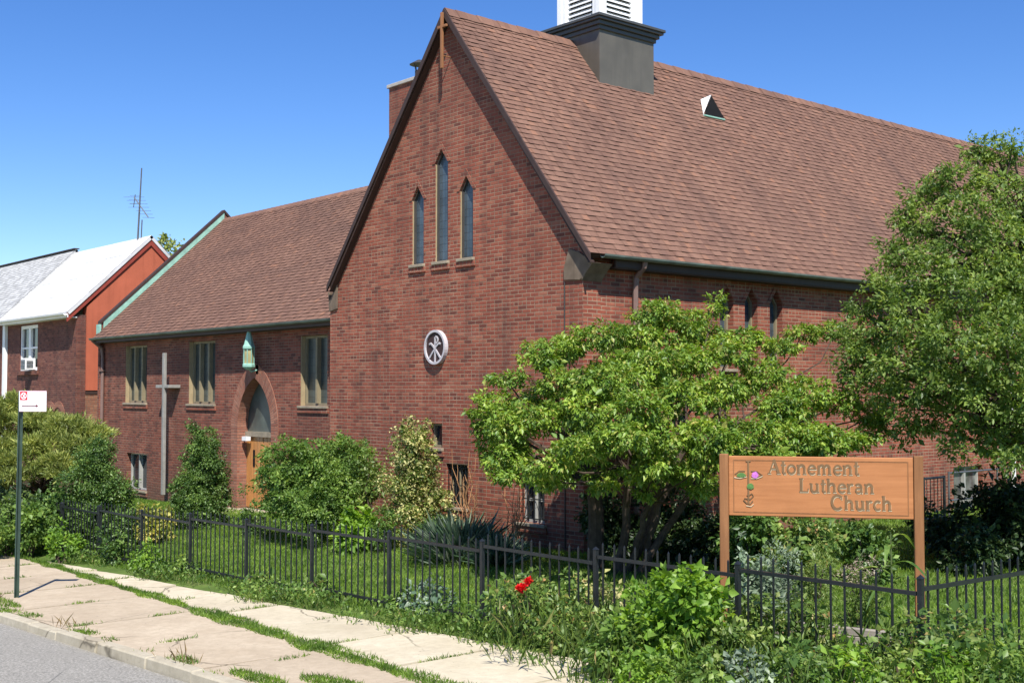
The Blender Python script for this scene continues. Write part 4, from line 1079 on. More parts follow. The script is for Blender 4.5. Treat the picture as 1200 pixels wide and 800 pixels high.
# ------------------------------------------------------------------ church sign board
SL, SR = at(848.5, 534, 12.95), at(1075.5, 534, 12.5)
d_ = SR-SL; W_ = math.hypot(d_.x, d_.y); ang = math.atan2(d_.y, d_.x)
ztop = (SL.z+SR.z)/2
sgz = ground_z(SL.x+.8, SL.y+.6)
sign = empty('church_sign', (SL.x, SL.y, sgz), 'orange stained wooden church sign on two square posts behind the iron fence', 'sign')
SM = Matrix.Translation((SL.x, SL.y, 0))@Matrix.Rotation(ang, 4, 'Z')     # local: x along board, -y to viewer
pw = .047
for xx in (0, W_):
    mb = MB(); mb.M = SM; mb.box((xx-pw, -.02-pw, sgz-.3), (xx+pw, -.02+pw, ztop+.012)); mb.build('post', MAT['post_wood'], sign, bevel=.006)
BH = .628; zb = ztop-.005-BH
mb = MB(); mb.M = SM
mb.box((pw+.002, -.05, zb), (W_-pw-.002, -.005, ztop-.008)); 
mb.build('board', MAT['sign_wood'], sign, bevel=.006)
mb = MB(); mb.M = SM; a, b = pw+.05, W_-pw-.05
for q in (((a, zb+.035), (b, zb+.045)), ((a, ztop-.055), (b, ztop-.045)), ((a, zb+.0455), (a+.01, ztop-.0555)), ((b-.01, zb+.0455), (b, ztop-.0555))):
    mb.box((q[0][0], -.053, q[0][1]), (q[1][0], -.0503, q[1][1]))
mb.build('board_border', MAT['post_wood'], sign)
# roman lettering built from strokes: coordinates in units of x-height-ish (cap height 1.0)
def arc(cx_, cz_, rx_, rz_, a0, a1, n=12): return [(cx_+rx_*math.cos(R(a0+(a1-a0)*i/n)), cz_+rz_*math.sin(R(a0+(a1-a0)*i/n))) for i in range(n+1)]
GL = {
 'A': (.95, [([(.12,0),(.47,1.)], .07), ([(.47,1.),(.82,0)], .14), ([(.25,.36),(.70,.36)], .06), ([(.0,.02),(.26,.02)], .04), ([(.66,.02),(.97,.02)], .04)]),
 't': (.46, [([(.2,.92),(.2,.12),(.27,.03),(.4,.05)], .12), ([(.04,.64),(.4,.64)], .05)]),
 'o': (.72, [(arc(.35,.33,.27,.30,0,360,18), .10)]),
 'n': (.80, [([(.15,0),(.15,.64)], .12), ([(.15,.5)]+arc(.38,.42,.2,.22,120,0,6)+[(.58,0)], .12), ([(.03,.02),(.27,.02)], .04), ([(.46,.02),(.72,.02)], .04), ([(.02,.63),(.15,.63)], .04)]),
 'm': (1.18, [([(.15,0),(.15,.64)], .12), ([(.15,.5)]+arc(.36,.42,.17,.22,120,0,6)+[(.53,0)], .12), ([(.53,.5)]+arc(.75,.42,.18,.22,120,0,6)+[(.93,0)], .12), ([(.03,.02),(.27,.02)], .04), ([(.42,.02),(.65,.02)], .04), ([(.81,.02),(1.06,.02)], .04)]),
 'e': (.68, [([(.08,.36),(.58,.36)], .06), (arc(.34,.33,.26,.30,0,320,14), .10)]),
 'L': (.78, [([(.17,0),(.17,1.)], .14), ([(.03,.03),(.68,.03),(.70,.26)], .06), ([(.03,.98),(.32,.98)], .045)]),
 'u': (.82, [([(.15,.64),(.15,.22)]+arc(.36,.23,.21,.21,180,330,6), .12), ([(.60,.64),(.60,0)], .12), ([(.02,.63),(.15,.63)], .04), ([(.47,.63),(.6,.63)], .04), ([(.6,.02),(.74,.02)], .04)]),
 'h': (.82, [([(.15,0),(.15,1.)], .12), ([(.15,.5)]+arc(.38,.42,.21,.22,120,0,6)+[(.59,0)], .12), ([(.03,.02),(.27,.02)], .04), ([(.47,.02),(.73,.02)], .04), ([(.02,.98),(.15,.98)], .04)]),
 'r': (.58, [([(.15,0),(.15,.64)], .12), ([(.15,.45)]+arc(.36,.44,.17,.18,130,50,5), .10), ([(.03,.02),(.29,.02)], .04), ([(.02,.63),(.15,.63)], .04)]),
 'a': (.70, [(arc(.28,.47,.2,.16,150,10,6)+[(.50,.36),(.50,.05),(.58,.02)], .11), ([(.50,.38)]+arc(.28,.18,.18,.16,70,290,8)+[(.50,.12)], .09)]),
 'C': (1.02, [(arc(.50,.50,.42,.48,45,315,18), .13), ([(.83,.95),(.83,.70)], .045)]),
 'c': (.64, [(arc(.33,.33,.26,.30,48,312,14), .11)]),
}
def word(s, mb, mh, x, z, size, sp=1.0):
    for ch in s:
        adv, st = GL[ch]
        for k, (pts, w) in enumerate(st):
            e = .0004*k
            ribbon(mb, [(x+p[0]*size*sp, z+p[1]*size) for p in pts], w*size*1.35, -.0565-e, -.0502)
            ribbon(mh, [(x+p[0]*size*sp+.003, z+p[1]*size-.010) for p in pts], w*size*1.25, -.0535-e*.3, -.0501)  # pale copy shifted down, a highlight put in as colour
        x += adv*size*sp
    return x
def ww(s, sp): return sum(GL[c][0] for c in s)*sp
mb = MB(); mb.M = SM; mh = MB(); mh.M = SM
for txt, p0, p1, pb, ph in (('Atonement', 901, 1009, 555.5, 17), ('Lutheran', 938, 1026, 577, 16.5), ('Church', 975, 1046, 597, 17)):
    k = W_/227.; x0 = (p0-848.5)*k; wd = (p1-p0)*k; size = ph*k; sp = wd/(ww(txt, 1)*size)
    word(txt, mb, mh, x0, ztop-(pb-534)*k, size, sp)
LTT = mb.build('lettering', MAT['letter'], sign); mh.build('letter_highlight', MAT['letter_hi'], LTT)
mb = MB(); mb.M = SM; mh = MB(); mh.M = SM
def S_(px, py): k = W_/227.; return ((px-848.5)*k, ztop-(py-534)*k)
def stroke(m_, pts, w, y0=-.058): ribbon(m_, [S_(*p) for p in pts], w, y0, -.0502)
stroke(mb, [(878,541),(878,592)], .018); stroke(mb, [(875,541),(881,541)], .012, -.0585)
stroke(mb, [(862,557),(867,553),(874,553)], .010, -.0572); stroke(mb, [(881,553),(888,553),(895,558),(886,560)], .010, -.0574)
stroke(mb, [(876,582),(878,583),(882,580),(884,583),(880,587),(873,586)], .010, -.0592); stroke(mb, [(872,588),(876,592),(880,593),(883,589)], .010, -.0595)
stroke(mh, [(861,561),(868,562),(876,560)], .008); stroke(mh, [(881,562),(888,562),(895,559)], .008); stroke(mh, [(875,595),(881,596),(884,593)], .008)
EB = mb.build('carved_cross', MAT['letter'], sign); mh.build('carving_highlight', MAT['letter_hi'], EB)  # pale strokes paint sunlight on the lower side of the carving
def blobp(m_, c, rx_, rz_, y, n=14, wob=.15, sd=1):
    g = random.Random(sd); x0, z0 = S_(*c); m_.prism([(x0+rx_*math.cos(2*math.pi*i/n)*(1+g.uniform(-wob, wob)), y, z0+rz_*math.sin(2*math.pi*i/n)*(1+g.uniform(-wob, wob))) for i in range(n)], (0, -.0503-y, 0))
mb = MB(); mb.M = SM; blobp(mb, (869.5, 558), .045, .026, -.062, sd=2); mb.build('carved_leaf', MAT['leaf_paint'], sign); mb = MB(); mb.M = SM; blobp(mb, (880.5, 571.5), .035, .032, -.0622, sd=3); mb.build('carved_leaf', MAT['leaf_paint'], sign)
mb = MB(); mb.M = SM; blobp(mb, (886, 557.5), .036, .034, -.0625, sd=4); mb.build('carved_flower', MAT['pink_paint'], sign)

# ------------------------------------------------------------------ street sign
bp = Vector((-3.51, -7.71, street_z(-3.51)))
top = at(24.5, 459, (bp-CAM).dot(_a)-.03)
ss = empty('parking_sign', bp, 'white parking regulation sign with red symbol and arrow on dark green pole', 'sign')
mb = MB(); dv = (top-bp)
def chan(mb, a, b, w, dpt):
    f_ = -_a0; r_ = _r
    prof = [r_*-w+f_*0, r_*-w*.55+f_*0, r_*-w*.45-f_*dpt, r_*w*.45-f_*dpt, r_*w*.55+f_*0, r_*w+f_*0, r_*w-f_*.004, r_*w*.58-f_*.004, r_*w*.48-f_*(dpt+.004), r_*-w*.48-f_*(dpt+.004), r_*-w*.58-f_*.004, r_*-w-f_*.004]
    n = len(prof); mb.mesh([a+p for p in prof]+[b+p for p in prof], [(i, (i+1) % n, (i+1) % n+n, i+n) for i in range(n)]+[tuple(range(n))[::-1], tuple(range(n, 2*n))])
chan(mb, bp-dv*.05, top, .036, .03); mb.build('pole', MAT['pole_green'], ss)
depS = (top-CAM).dot(_a)-.04
c0, c1, c2, c3 = at(22.3, 482, depS), at(54.2, 482, depS), at(54.5, 458, depS), at(22.3, 457.5, depS)
mb = MB(); mb.prism([c0, c1, c2, c3], _a0*.004); PN = mb.build('panel', MAT['sign_white'], ss)
def sp_(px, py, o_): return at(px, py, depS)-_a0*o_
def poly_s(mb, pts, o_): mb.face([sp_(a, b, o_) for a, b in pts])
mb = MB(); poly_s(mb, [(23.4,468.6),(32.2,468.6),(32.2,458.8),(23.4,458.8)], .002); mb.build('symbol_panel', MAT['sign_red'], PN)
mb = MB(); cc_ = (27.8, 463.7)
for i in range(20):
    a0, a1 = i*18, i*18+18
    poly_s(mb, [(cc_[0]+3.5*math.cos(R(a0)), cc_[1]+3.9*math.sin(R(a0))), (cc_[0]+3.5*math.cos(R(a1)), cc_[1]+3.9*math.sin(R(a1))), (cc_[0]+2.7*math.cos(R(a1)), cc_[1]+3.*math.sin(R(a1))), (cc_[0]+2.7*math.cos(R(a0)), cc_[1]+3.*math.sin(R(a0)))], .004)
poly_s(mb, [(25.6,461.2),(26.2,460.6),(30.2,465.8),(29.6,466.6)], .0042); poly_s(mb, [(28.8,461),(29.6,461.6),(27,466.6),(26.2,466)], .0046)
mb.build('symbol_mark', MAT['sign_white'], PN)
mb = MB(); poly_s(mb, [(25.5,475.9),(42,475.9),(42,474.9),(25.5,474.9)], .002); poly_s(mb, [(42,477.2),(45.2,475.4),(42,473.6)], .0022); mb.build('arrow', MAT['sign_maroon'], PN)
for i, (e0, e1, e2, e3) in enumerate([((22.3,458.5),(54.4,458.5),(54.4,457.6),(22.3,457.6)), ((22.3,482),(54.2,482),(54.2,481.3),(22.3,481.3))]): mb = MB(); poly_s(mb, [e0, e1, e2, e3], .0021); mb.build('panel_edge', plain('pink_faded_edge', (.70,.45,.50), .4), PN)

# ------------------------------------------------------------------ ramp railing at the right
rl = empty('ramp_railing', (1.2, 9.5, 0), 'dark pipe handrail of the ramp along the sunlit side wall', 'railing')
mb = MB()
ys_ = [9.05, 11.0, 12.3, 14.5, 17]
for y_ in ys_: z_ = ground_z(1.2, y_); mb.tube([(1.2, y_, z_-.1), (1.2, y_, .98)], .022, 6)
for zz in (.95, .40): mb.tube([(1.2, ys_[0], zz), (1.2, 17, zz)], .020, 6)
mb.build('handrail', MAT['steel'], rl)
gt = empty('side_gate', (1.6, 8.2, 0), 'small dark iron gate frame beside the church sign post', 'gate')
mb = MB()
for y_ in (7.6, 8.35): mb.tube([(1.5, y_, -.1), (1.5, y_, .95)], .03, 6)
for zz in (.15, .92): mb.tube([(1.5, 7.6, zz), (1.5, 8.35, zz)], .022, 6)
for k in range(5): yy = 7.72+k*.13; mb.tube([(1.5, yy, .15), (1.5, yy, .92)], .009, 5)
mb.build('gate_frame', MAT['iron'], gt)

# ------------------------------------------------------------------ trees
def P3(px, py, dep): return tuple(at(px, py, dep))
# spreading maple in front of the corner
mz = ground_z(1.9, -1.0)
mt = empty('maple_tree', (1.9, -1.0, mz), 'wide low spreading tree with bright green layered leaves in front of the church corner', 'tree')
pads = []   # px, py, rx_px, ry_px, depth
def pad(px, py, rx, ry, dep): pads.append((px, py, rx, ry, dep))
for a in [(770,372,34,18,18.6),(745,400,40,18,18.3),(800,395,36,18,18.8),(655,408,36,15,18.0),(700,400,34,15,18.2),(640,425,26,12,17.6),(592,445,24,11,17.8),
          (826,388,26,18,19.2),(838,362,11,15,19.3),(868,396,24,12,19.4),(905,412,26,10,19.4),(940,397,22,7,19.9),(972,390,20,8,20.1),(812,372,20,12,19.0),
          (590,480,36,20,17.2),(635,490,36,20,16.8),(600,505,34,22,17.0),(668,450,34,20,17.3),(715,440,42,20,17.0),(765,430,40,20,17.6),(815,425,40,18,17.8),(858,420,34,18,18.1),(890,440,36,18,18.2),
          (700,475,42,20,16.4),(750,480,44,20,16.2),(800,470,44,22,16.6),(850,465,44,20,16.7),(905,475,40,20,17.2),(945,470,34,18,17.6),(985,478,36,15,17.9),(1015,490,24,12,17.9),
          (600,535,34,16,16.4),(640,540,40,14,16.1),(680,525,36,16,15.9),(575,510,22,20,17.4),(730,515,40,18,15.6),(785,515,44,18,15.6),(835,510,40,20,15.9),(880,508,40,18,16.1),(930,508,44,16,16.4),(975,512,36,14,16.8),(1005,520,22,10,17.0),
          (760,545,26,12,15.6),(858,530,26,14,15.5),(905,530,26,10,15.8),(960,530,28,10,16.4),(812,545,18,10,15.6),(790,455,30,14,19.8),(720,455,30,14,19.4),(860,455,30,14,20.0),(680,500,30,16,18.6),(760,505,34,16,19.2),(840,500,34,16,19.4),(920,500,30,14,19.4)]: pad(*a)
blobs = []
pads += [(600,555,30,12,16.2),(640,562,22,9,16.0),(590,540,26,14,16.8),(700,545,26,10,16.6),(745,560,24,10,16.2),(800,558,26,10,16.4),(880,548,26,10,16.2),(930,545,24,10,16.8),(985,540,22,9,17.0),
         (640,470,34,14,18.8),(600,520,30,16,18.4),(690,530,34,14,18.8),(760,530,34,14,19.2),(830,540,34,12,19.4),(900,520,34,12,19.6),(960,505,30,12,19.6),(1020,500,20,12,18.0),(1025,480,16,9,18.4),(710,575,20,9,16.4),(765,582,18,8,16.6),(820,578,20,9,16.4),(870,570,18,8,16.6),(655,560,22,9,16.6),(740,420,34,18,18.8),(790,440,34,18,18.6),(700,440,30,16,18.6),(830,560,24,10,18.6),(760,556,26,10,18.8),(700,550,26,10,18.8)]
pads = [(p[0]+rnd.uniform(-8,8), p[1]+rnd.uniform(-7,7), p[2]*rnd.uniform(.75,1.1), p[3]*rnd.uniform(.8,1.25), p[4]+rnd.uniform(-.3,.3)) for p in pads]
for (px, py, rx, ry, dep) in pads:
    c = at(px, py, dep); s = dep/F; blobs.append((c.x, c.y, c.z, rx*s*1.0, rx*s*1.0, ry*s*1.0))
foliage('crown', blobs, LM['maple'], mt, clump_n=560, clump_r=.10, per=34, leaf=(.042,.075), wid=.50, shell=.35, flat=.6, droop=.5, up=.85, seed=4)
mb = MB(); base = Vector((1.9, -1.0, mz-.1))
bt = at(700, 645, 17.6); 
mains = [(700,560,17.7,.13,.10),(735,550,17.2,.07,.05),(775,540,17.2,.07,.045),(805,520,17.6,.07,.045),(762,590,17.0,.05,.04),(845,520,17.2,.06,.04)]
tops = []
gb = Vector((at(742, 660, 17.4).x, at(742, 660, 17.4).y, 0)); gb.z = ground_z(gb.x, gb.y)-.1
for i, (px, py, dep, r0, r1) in enumerate(mains):
    b0 = gb+Vector((rnd.uniform(-.16,.16), rnd.uniform(-.12,.12), 0))
    if i == 0: b0 = Vector((at(699,655,17.8).x, at(699,655,17.8).y, gb.z))
    p = limb(mb, b0, at(px, py, dep), r0, r1, .06, 8, 6); tops.append((p[-1], r1))
for i, bl in enumerate(blobs):
    c = Vector(bl[:3]); tp_, r1 = min(tops, key=lambda t: (t[0]-c).length)
    limb(mb, tp_, c+Vector((0,0,-.04)), r1*.55, .008, .10, 5, 5, sag=-.03)
mb.build('trunk', MAT['bark'], mt)
# tall tree at right
rc = at(1225, 420, 17.8); rz = ground_z(rc.x, rc.y)
rt = empty('leafy_tree', (rc.x, rc.y, rz), 'tall dense mid green tree at the right covering the end of the roof', 'tree')
bl = []
SPR = [(1138,175,18.4),(1150,172,18.4),(1168,176,18.4),(1186,174,18.2),(1042,290,18),(1060,250,18),(1078,230,18),(1025,325,18),(1005,355,18),(998,385,18),(992,410,18),(996,440,17.8),(1100,208,18.2)]
for (px, py, rr, dep) in [(1120,215,34,18),(1165,200,30,18.4),(1195,225,40,17.8),(1080,255,34,18),(1130,265,44,17.4),(1180,285,50,17),(1060,300,34,17.8),(1100,320,46,17.2),(1155,345,50,16.6),(1200,350,50,16.6),
        (1040,345,30,17.6),(1070,370,44,17.0),(1120,395,50,16.4),(1180,410,50,16),(1020,390,28,17.8),(1010,420,28,17.6),(1050,425,40,17),(1095,445,44,16.6),(1150,460,46,16.2),(1198,470,44,16),(1075,480,32,17),(1115,500,26,16.8),(1160,505,30,16.4),(1195,520,28,16.2),(1003,440,24,17.6),(1000,400,22,17.8),(1030,455,30,17.2),(1062,505,24,17.2),(1130,528,20,16.4),(1180,540,22,16),(1240,240,60,17.5),(1250,330,70,17),(1260,430,70,16.6),(1240,520,50,16.6),(1300,300,80,17.5),(1320,420,80,17.5),
        (1140,300,50,19.5),(1090,390,46,19.2),(1190,380,60,19.6),(1250,300,70,20),(1130,450,40,19),(1200,450,50,19.6),(1010,365,16,17.9),(1038,312,14,18),(1095,222,14,18.2),(1148,178,11,18.4),(1172,182,12,18.4),(1188,180,10,18.2),(1052,258,12,18.1)]:
    c = at(px, py, dep); s = dep/F*rr; bl.append((c.x, c.y, c.z, s, s*1.0, s*.85))
for (px, py, dep) in SPR: c = at(px, py, dep); bl.append((c.x, c.y, c.z, .16, .16, .2))
foliage('crown', bl, LM['tree'], rt, clump_n=140, clump_r=.15, per=60, leaf=(.042,.078), wid=.5, shell=.25, flat=.8, droop=.25, up=.4, seed=8)
mb = MB(); b0 = Vector((rc.x, rc.y, rz-.1)); fork = Vector((rc.x, rc.y, rz+1.8)); limb(mb, b0, fork, .17, .13, .03, 9, 5)
for b in bl: limb(mb, fork if b[2] < 4 else at(1215, 330, 17.8), b[:3], .055, .012, .12, 5, 6)
limb(mb, fork, at(1215, 330, 17.8), .12, .07, .05, 7, 5); mb.build('trunk', MAT['bark'], rt)
# yellow green pine at the left
pc = at(48, 600, 27); pz = ground_z(pc.x, pc.y)
pt = empty('pine_tree', (pc.x, pc.y, pz), 'low spreading yellow green pine with flat tiers of needles at the left', 'tree')
bl = []
for (px, py, rx, ry, dep) in [(30,555,30,10,25.5),(85,552,26,9,25.3),(-5,560,30,14,25.6),(60,500,30,12,27.6),(95,508,30,10,27.2),(20,475,24,12,27),(45,490,30,10,26.6),(80,500,34,10,26.4),(112,506,22,8,26.4),(0,490,30,16,27),(60,518,40,10,26),(100,522,26,9,26),(30,535,34,10,25.8),(75,538,30,10,25.6),(-20,480,40,20,27),(-20,540,40,18,26.6),(8,520,26,12,26.8),(110,528,16,7,26.2),(55,470+34,30,10,28)]:
    c = at(px, py, dep); s = dep/F; bl.append((c.x, c.y, c.z, rx*s, rx*s, ry*s))
P_, O_ = crown_points(bl, 210, .15, 70, .3, .5, 31); g_ = np.random.default_rng(5); n_ = len(P_)
D_ = unit(O_*.6+g_.normal(size=(n_,3))*.35+np.array([0,0,.5])); L_ = g_.uniform(.08,.15,n_)
leaf_mesh('needles', P_, D_, unit(g_.normal(size=(n_,3))), L_, L_*.2, LM['pine'], pt)
mb = MB(); b0 = Vector((pc.x, pc.y, pz-.1)); fk = b0+Vector((.1, 0, 1.0)); limb(mb, b0, fk, .11, .09, .1, 7)
for b in bl: limb(mb, fk, b[:3], .05, .012, .12, 5)
mb.build('trunk', MAT['bark'], pt)
# distant tree just behind the wing
dt = empty('distant_tree', (-36, 12, -1), 'crown of a far tree peeking over the green coping of the wing', 'tree')
c = at(206, 290, 52); foliage('crown', [(c.x, c.y, c.z-.5, 1.1, 1.1, .9), (c.x+.5, c.y+.3, c.z-1.4, 1.5, 1.5, 1.2), (c.x-1.5, c.y, c.z-2.6, 1.9, 1.9, 1.5)], LM['pine'], dt, clump_n=40, clump_r=.3, per=30, leaf=(.12,.2), seed=9)
dt.location = (c.x, c.y, -1); dt.children[0].matrix_parent_inverse = Matrix.Translation(-Vector(dt.location))
mb = MB(); limb(mb, (c.x, c.y, -1), (c.x, c.y, c.z-.5), .2, .05, .03, 7); mb.build('trunk', MAT['bark'], dt)

# ------------------------------------------------------------------ shrubs and planting
def gp(px, dep):      # ground point under pixel column at a depth
    c = at(px, 500, dep); return c.x, c.y
def sh(kind, label, px, dep, wpx, top_py, mat, **k):
    x, y = gp(px, dep); z0 = ground_z(x, y); h = at(px, top_py, dep).z-z0; r = wpx*.5*dep/F
    return shrub(kind, label, k.pop('cat', 'shrub'), x, y, r*k.pop('wx', 1), r*k.pop('wy', 1), h, mat, **k)
sh('arborvitae', 'dark green upright evergreen between the tall cross and the arched door', 235, 26, 84, 503, LM['dark'], shape='cone', lobes=13, clump_n=330, clump_r=.10, per=52, leaf=(.026,.048), seed=3, bottom=.06)
sh('evergreen_shrub', 'broad dark green shrub growing in front of the pine', 112, 24.5, 104, 514, LM['dark'], shape='cone', lobes=13, clump_n=240, clump_r=.12, per=46, leaf=(.03,.055), seed=5, bottom=.05)
sh('evergreen_shrub', 'small dark blue green shrub left of the yellow variegated one', 140, 22.8, 40, 590, LM['dark'], clump_n=320, clump_r=.07, seed=6)
sh('variegated_shrub', 'low yellow and green variegated shrub at the foot of the tall cross', 177, 24.2, 52, 582, LM['yellow'], clump_n=260, clump_r=.08, seed=7, bottom=.1)
sh('leafy_bush', 'big rounded mid green bush to the right of the arched door', 370, 22.5, 142, 508, LM['bush'], lobes=20, clump_n=140, clump_r=.12, per=46, leaf=(.036,.065), seed=8, bottom=.14, stems=8)
sh('leafy_bush', 'loose reddish twigged bush between the big bush and the cream one', 432, 22.0, 40, 530, LM['olive'], clump_n=150, clump_r=.10, per=18, seed=9, bottom=.25)
sh('variegated_bush', 'tall bush with cream edged leaves left of the basement windows', 487, 21.2, 104, 492, LM['varie'], lobes=15, clump_n=130, clump_r=.12, per=40, leaf=(.036,.062), seed=10, bottom=.12, shape='cone')
sh('dwarf_conifer', 'small bluish cone shaped conifer on the lawn left of the big bush', 297, 24.0, 46, 594, LM['dark'], shape='cone', lobes=6, clump_n=400, clump_r=.06, per=24, leaf=(.03,.05), seed=11, bottom=.0)
sh('fern_clump', 'lime green leafy clump under the big bush', 415, 20.8, 46, 588, LM['lime'], clump_n=260, clump_r=.08, per=20, leaf=(.06,.11), seed=12, bottom=.0, cat='plant')
sh('fern_clump', 'dim green feathery clump beside the cream leaved bush', 448, 20.6, 44, 592, LM['bush'], clump_n=300, clump_r=.07, per=26, leaf=(.03,.05), seed=13, bottom=.0, cat='plant')
def strap(kind, label, px, dep, wpx, top_py, mat, n=240, w=.035, cat='plant', seed=1, lean=.7):
    x, y = gp(px, dep); z0 = ground_z(x, y); h = at(px, top_py, dep).z-z0; r = wpx*.5*dep/F
    g = np.random.default_rng(seed); t = empty(kind, (x, y, z0), label, cat)
    P = np.stack([x+g.normal(size=n)*r*.38, y+g.normal(size=n)*r*.38, np.full(n, z0-.02)+g.random(n)*h*.35], 1)
    blades('blades', P, h*.45, h*1.0, w, mat, lean, seed, t); return t
strap('yucca_clump', 'blue green strap leaved clump near the basement windows', 540, 19.2, 90, 600, LM['blue'], 1100, .022, seed=2, lean=.65)
strap('yucca_clump', 'second blue green strap leaved clump nearer the brick corner', 582, 18.6, 44, 618, LM['blue'], 700, .024, seed=3, lean=.7)
sh('evergreen_shrub', 'dark low shrub behind the strap leaved clumps', 510, 20.0, 70, 606, LM['dark'], clump_n=260, clump_r=.08, seed=14, bottom=.0)
# bare orange twigs against the wall
for (px, py0, py1, dep, lab) in [(548,650,530,20.5,'bare orange twiggy shrub with forked branches left of the barred window'), (604,655,560,19.8,'slender bare orange twigs beside the lit brick corner')]:
    x, y = gp(px, dep); z0 = ground_z(x, y); t = empty('bare_shrub', (x, y, z0), lab, 'shrub'); mb = MB()
    base_ = Vector((x, y, z0)); hh = at(px, py1, dep).z-z0
    for k in range(9):
        tip = base_+Vector((rnd.uniform(-.45,.45), rnd.uniform(-.25,.25), hh*rnd.uniform(.6, 1.05))); p = limb(mb, base_, tip, .010, .004, .10, 4, 6)
        for q in range(3):
            s_ = p[2+q]; limb(mb, s_, s_+Vector((rnd.uniform(-.25,.25), rnd.uniform(-.15,.15), rnd.uniform(.12,.35))), .005, .003, .1, 4, 3)
    mb.build('branches', MAT['twig'], t)
# behind the sign
sh('dark_shrub', 'dark leafy shrub with pale speckled leaves behind the sign', 935, 15.5, 100, 600, LM['rose'], clump_n=200, clump_r=.10, seed=15, bottom=.0)
sh('evergreen_shrub', 'dense dark shrub in the shade right of the speckled one', 1010, 16.5, 80, 603, LM['dark'], clump_n=220, clump_r=.10, seed=16, bottom=.0)
sh('evergreen_shrub', 'dark shrub left of the sign post in the shade', 880, 16.0, 70, 596, LM['dark'], clump_n=220, clump_r=.10, seed=17, bottom=.0)
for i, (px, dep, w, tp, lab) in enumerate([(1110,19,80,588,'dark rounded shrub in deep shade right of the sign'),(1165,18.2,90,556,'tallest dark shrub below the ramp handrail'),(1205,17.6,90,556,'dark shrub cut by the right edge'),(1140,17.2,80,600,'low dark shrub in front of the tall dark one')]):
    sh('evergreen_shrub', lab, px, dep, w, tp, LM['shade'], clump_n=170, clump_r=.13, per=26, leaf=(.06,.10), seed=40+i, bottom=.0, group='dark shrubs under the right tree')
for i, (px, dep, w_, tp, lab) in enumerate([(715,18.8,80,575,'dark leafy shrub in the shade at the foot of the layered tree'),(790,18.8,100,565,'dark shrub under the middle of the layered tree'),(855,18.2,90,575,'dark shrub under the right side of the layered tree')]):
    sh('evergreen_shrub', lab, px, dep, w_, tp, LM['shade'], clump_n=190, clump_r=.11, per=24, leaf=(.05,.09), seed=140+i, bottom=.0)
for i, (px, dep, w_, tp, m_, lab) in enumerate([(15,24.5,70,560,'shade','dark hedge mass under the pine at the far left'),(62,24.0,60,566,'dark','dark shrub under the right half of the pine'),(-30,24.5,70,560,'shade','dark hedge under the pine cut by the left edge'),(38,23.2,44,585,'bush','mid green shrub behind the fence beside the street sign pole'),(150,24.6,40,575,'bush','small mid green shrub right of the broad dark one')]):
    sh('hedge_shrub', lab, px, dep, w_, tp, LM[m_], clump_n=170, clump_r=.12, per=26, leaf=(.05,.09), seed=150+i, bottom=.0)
# flower bed between fence and sign
sh('sage_plant', 'silvery green sage beside the left sign post', 885, 12.2, 62, 652, LM['silver'], clump_n=420, clump_r=.06, per=18, leaf=(.04,.07), seed=20, bottom=.0, cat='plant')
sh('sage_plant', 'slender silver spike plant right of the left sign post', 868, 12.1, 18, 632, LM['silver'], shape='cone', clump_n=700, clump_r=.04, per=14, leaf=(.035,.06), seed=21, bottom=.0, cat='plant')
sh('fennel_plant', 'feathery blue green herb in the flower bed', 912, 12.6, 54, 622, LM['silver'], clump_n=420, clump_r=.06, per=26, leaf=(.02,.045), wid=.25, seed=4, bottom=.0, cat='plant')
sh('fennel_plant', 'feathery yellow green herb in the middle of the flower bed', 958, 12.2, 58, 632, LM['olive'], clump_n=420, clump_r=.06, per=30, leaf=(.02,.05), wid=.22, seed=5, bottom=.0, cat='plant')
fg = sh('flowering_grass', 'green clump topped with dusty pink seed heads near the corn plant', 1006, 12.2, 58, 655, LM['olive'], clump_n=380, clump_r=.06, per=20, leaf=(.03,.06), wid=.3, seed=6, bottom=.0, cat='plant')
_x, _y, _z = fg.location; foliage('seed_heads', [(_x+.06*math.cos(k*2.4)*k**.5, _y+.06*math.sin(k*2.4)*k**.5, _z+.62+.09*(k % 3), .10, .10, .10) for k in range(12)], LM['pink'], fg, clump_n=900, clump_r=.045, per=10, leaf=(.012,.024), seed=22)
# corn-like plant
x, y = gp(1042, 11.9); z0 = ground_z(x, y); ct = empty('corn_plant', (x, y, z0), 'tall corn like stalk with arching leaves and green seed head left of right post', 'plant')
mb = MB(); ztip = at(1042, 622, 11.9).z; mb.tube([(x, y, z0), (x+.01, y, (z0+ztip)/2), (x, y, ztip)], [.014, .011, .006], 6); mb.build('stalk', MAT['stem'], ct)
mb = MB()
for k in range(11):
    z_ = lerp(z0+.25, ztip-.08, k/10); a_ = k*2.6+.6; L2 = rnd.uniform(.32, .5); d = Vector((math.cos(a_), math.sin(a_), 0)); side = Vector((-d.y, d.x, 0))
    prev = None
    for i in range(9):
        t = i/8; c = Vector((x, y, z_))+d*L2*t+Vector((0,0, .5*L2*t*1.6-.85*L2*t*t*1.3)); w = .028*math.sin(math.pi*(t*.85+.12)); cur = (c-side*w, c+Vector((0,0,-.008)), c+side*w)
        if prev: mb.face([prev[0], prev[1], cur[1], cur[0]]); mb.face([prev[1], prev[2], cur[2], cur[1]])
        prev = cur
mb.build('leaves', LM['bush'], ct)
foliage('seed_head', [(x, y, ztip+.04, .03, .03, .11)], LM['olive'], ct, clump_n=3000, clump_r=.02, per=10, leaf=(.02,.03), seed=3)
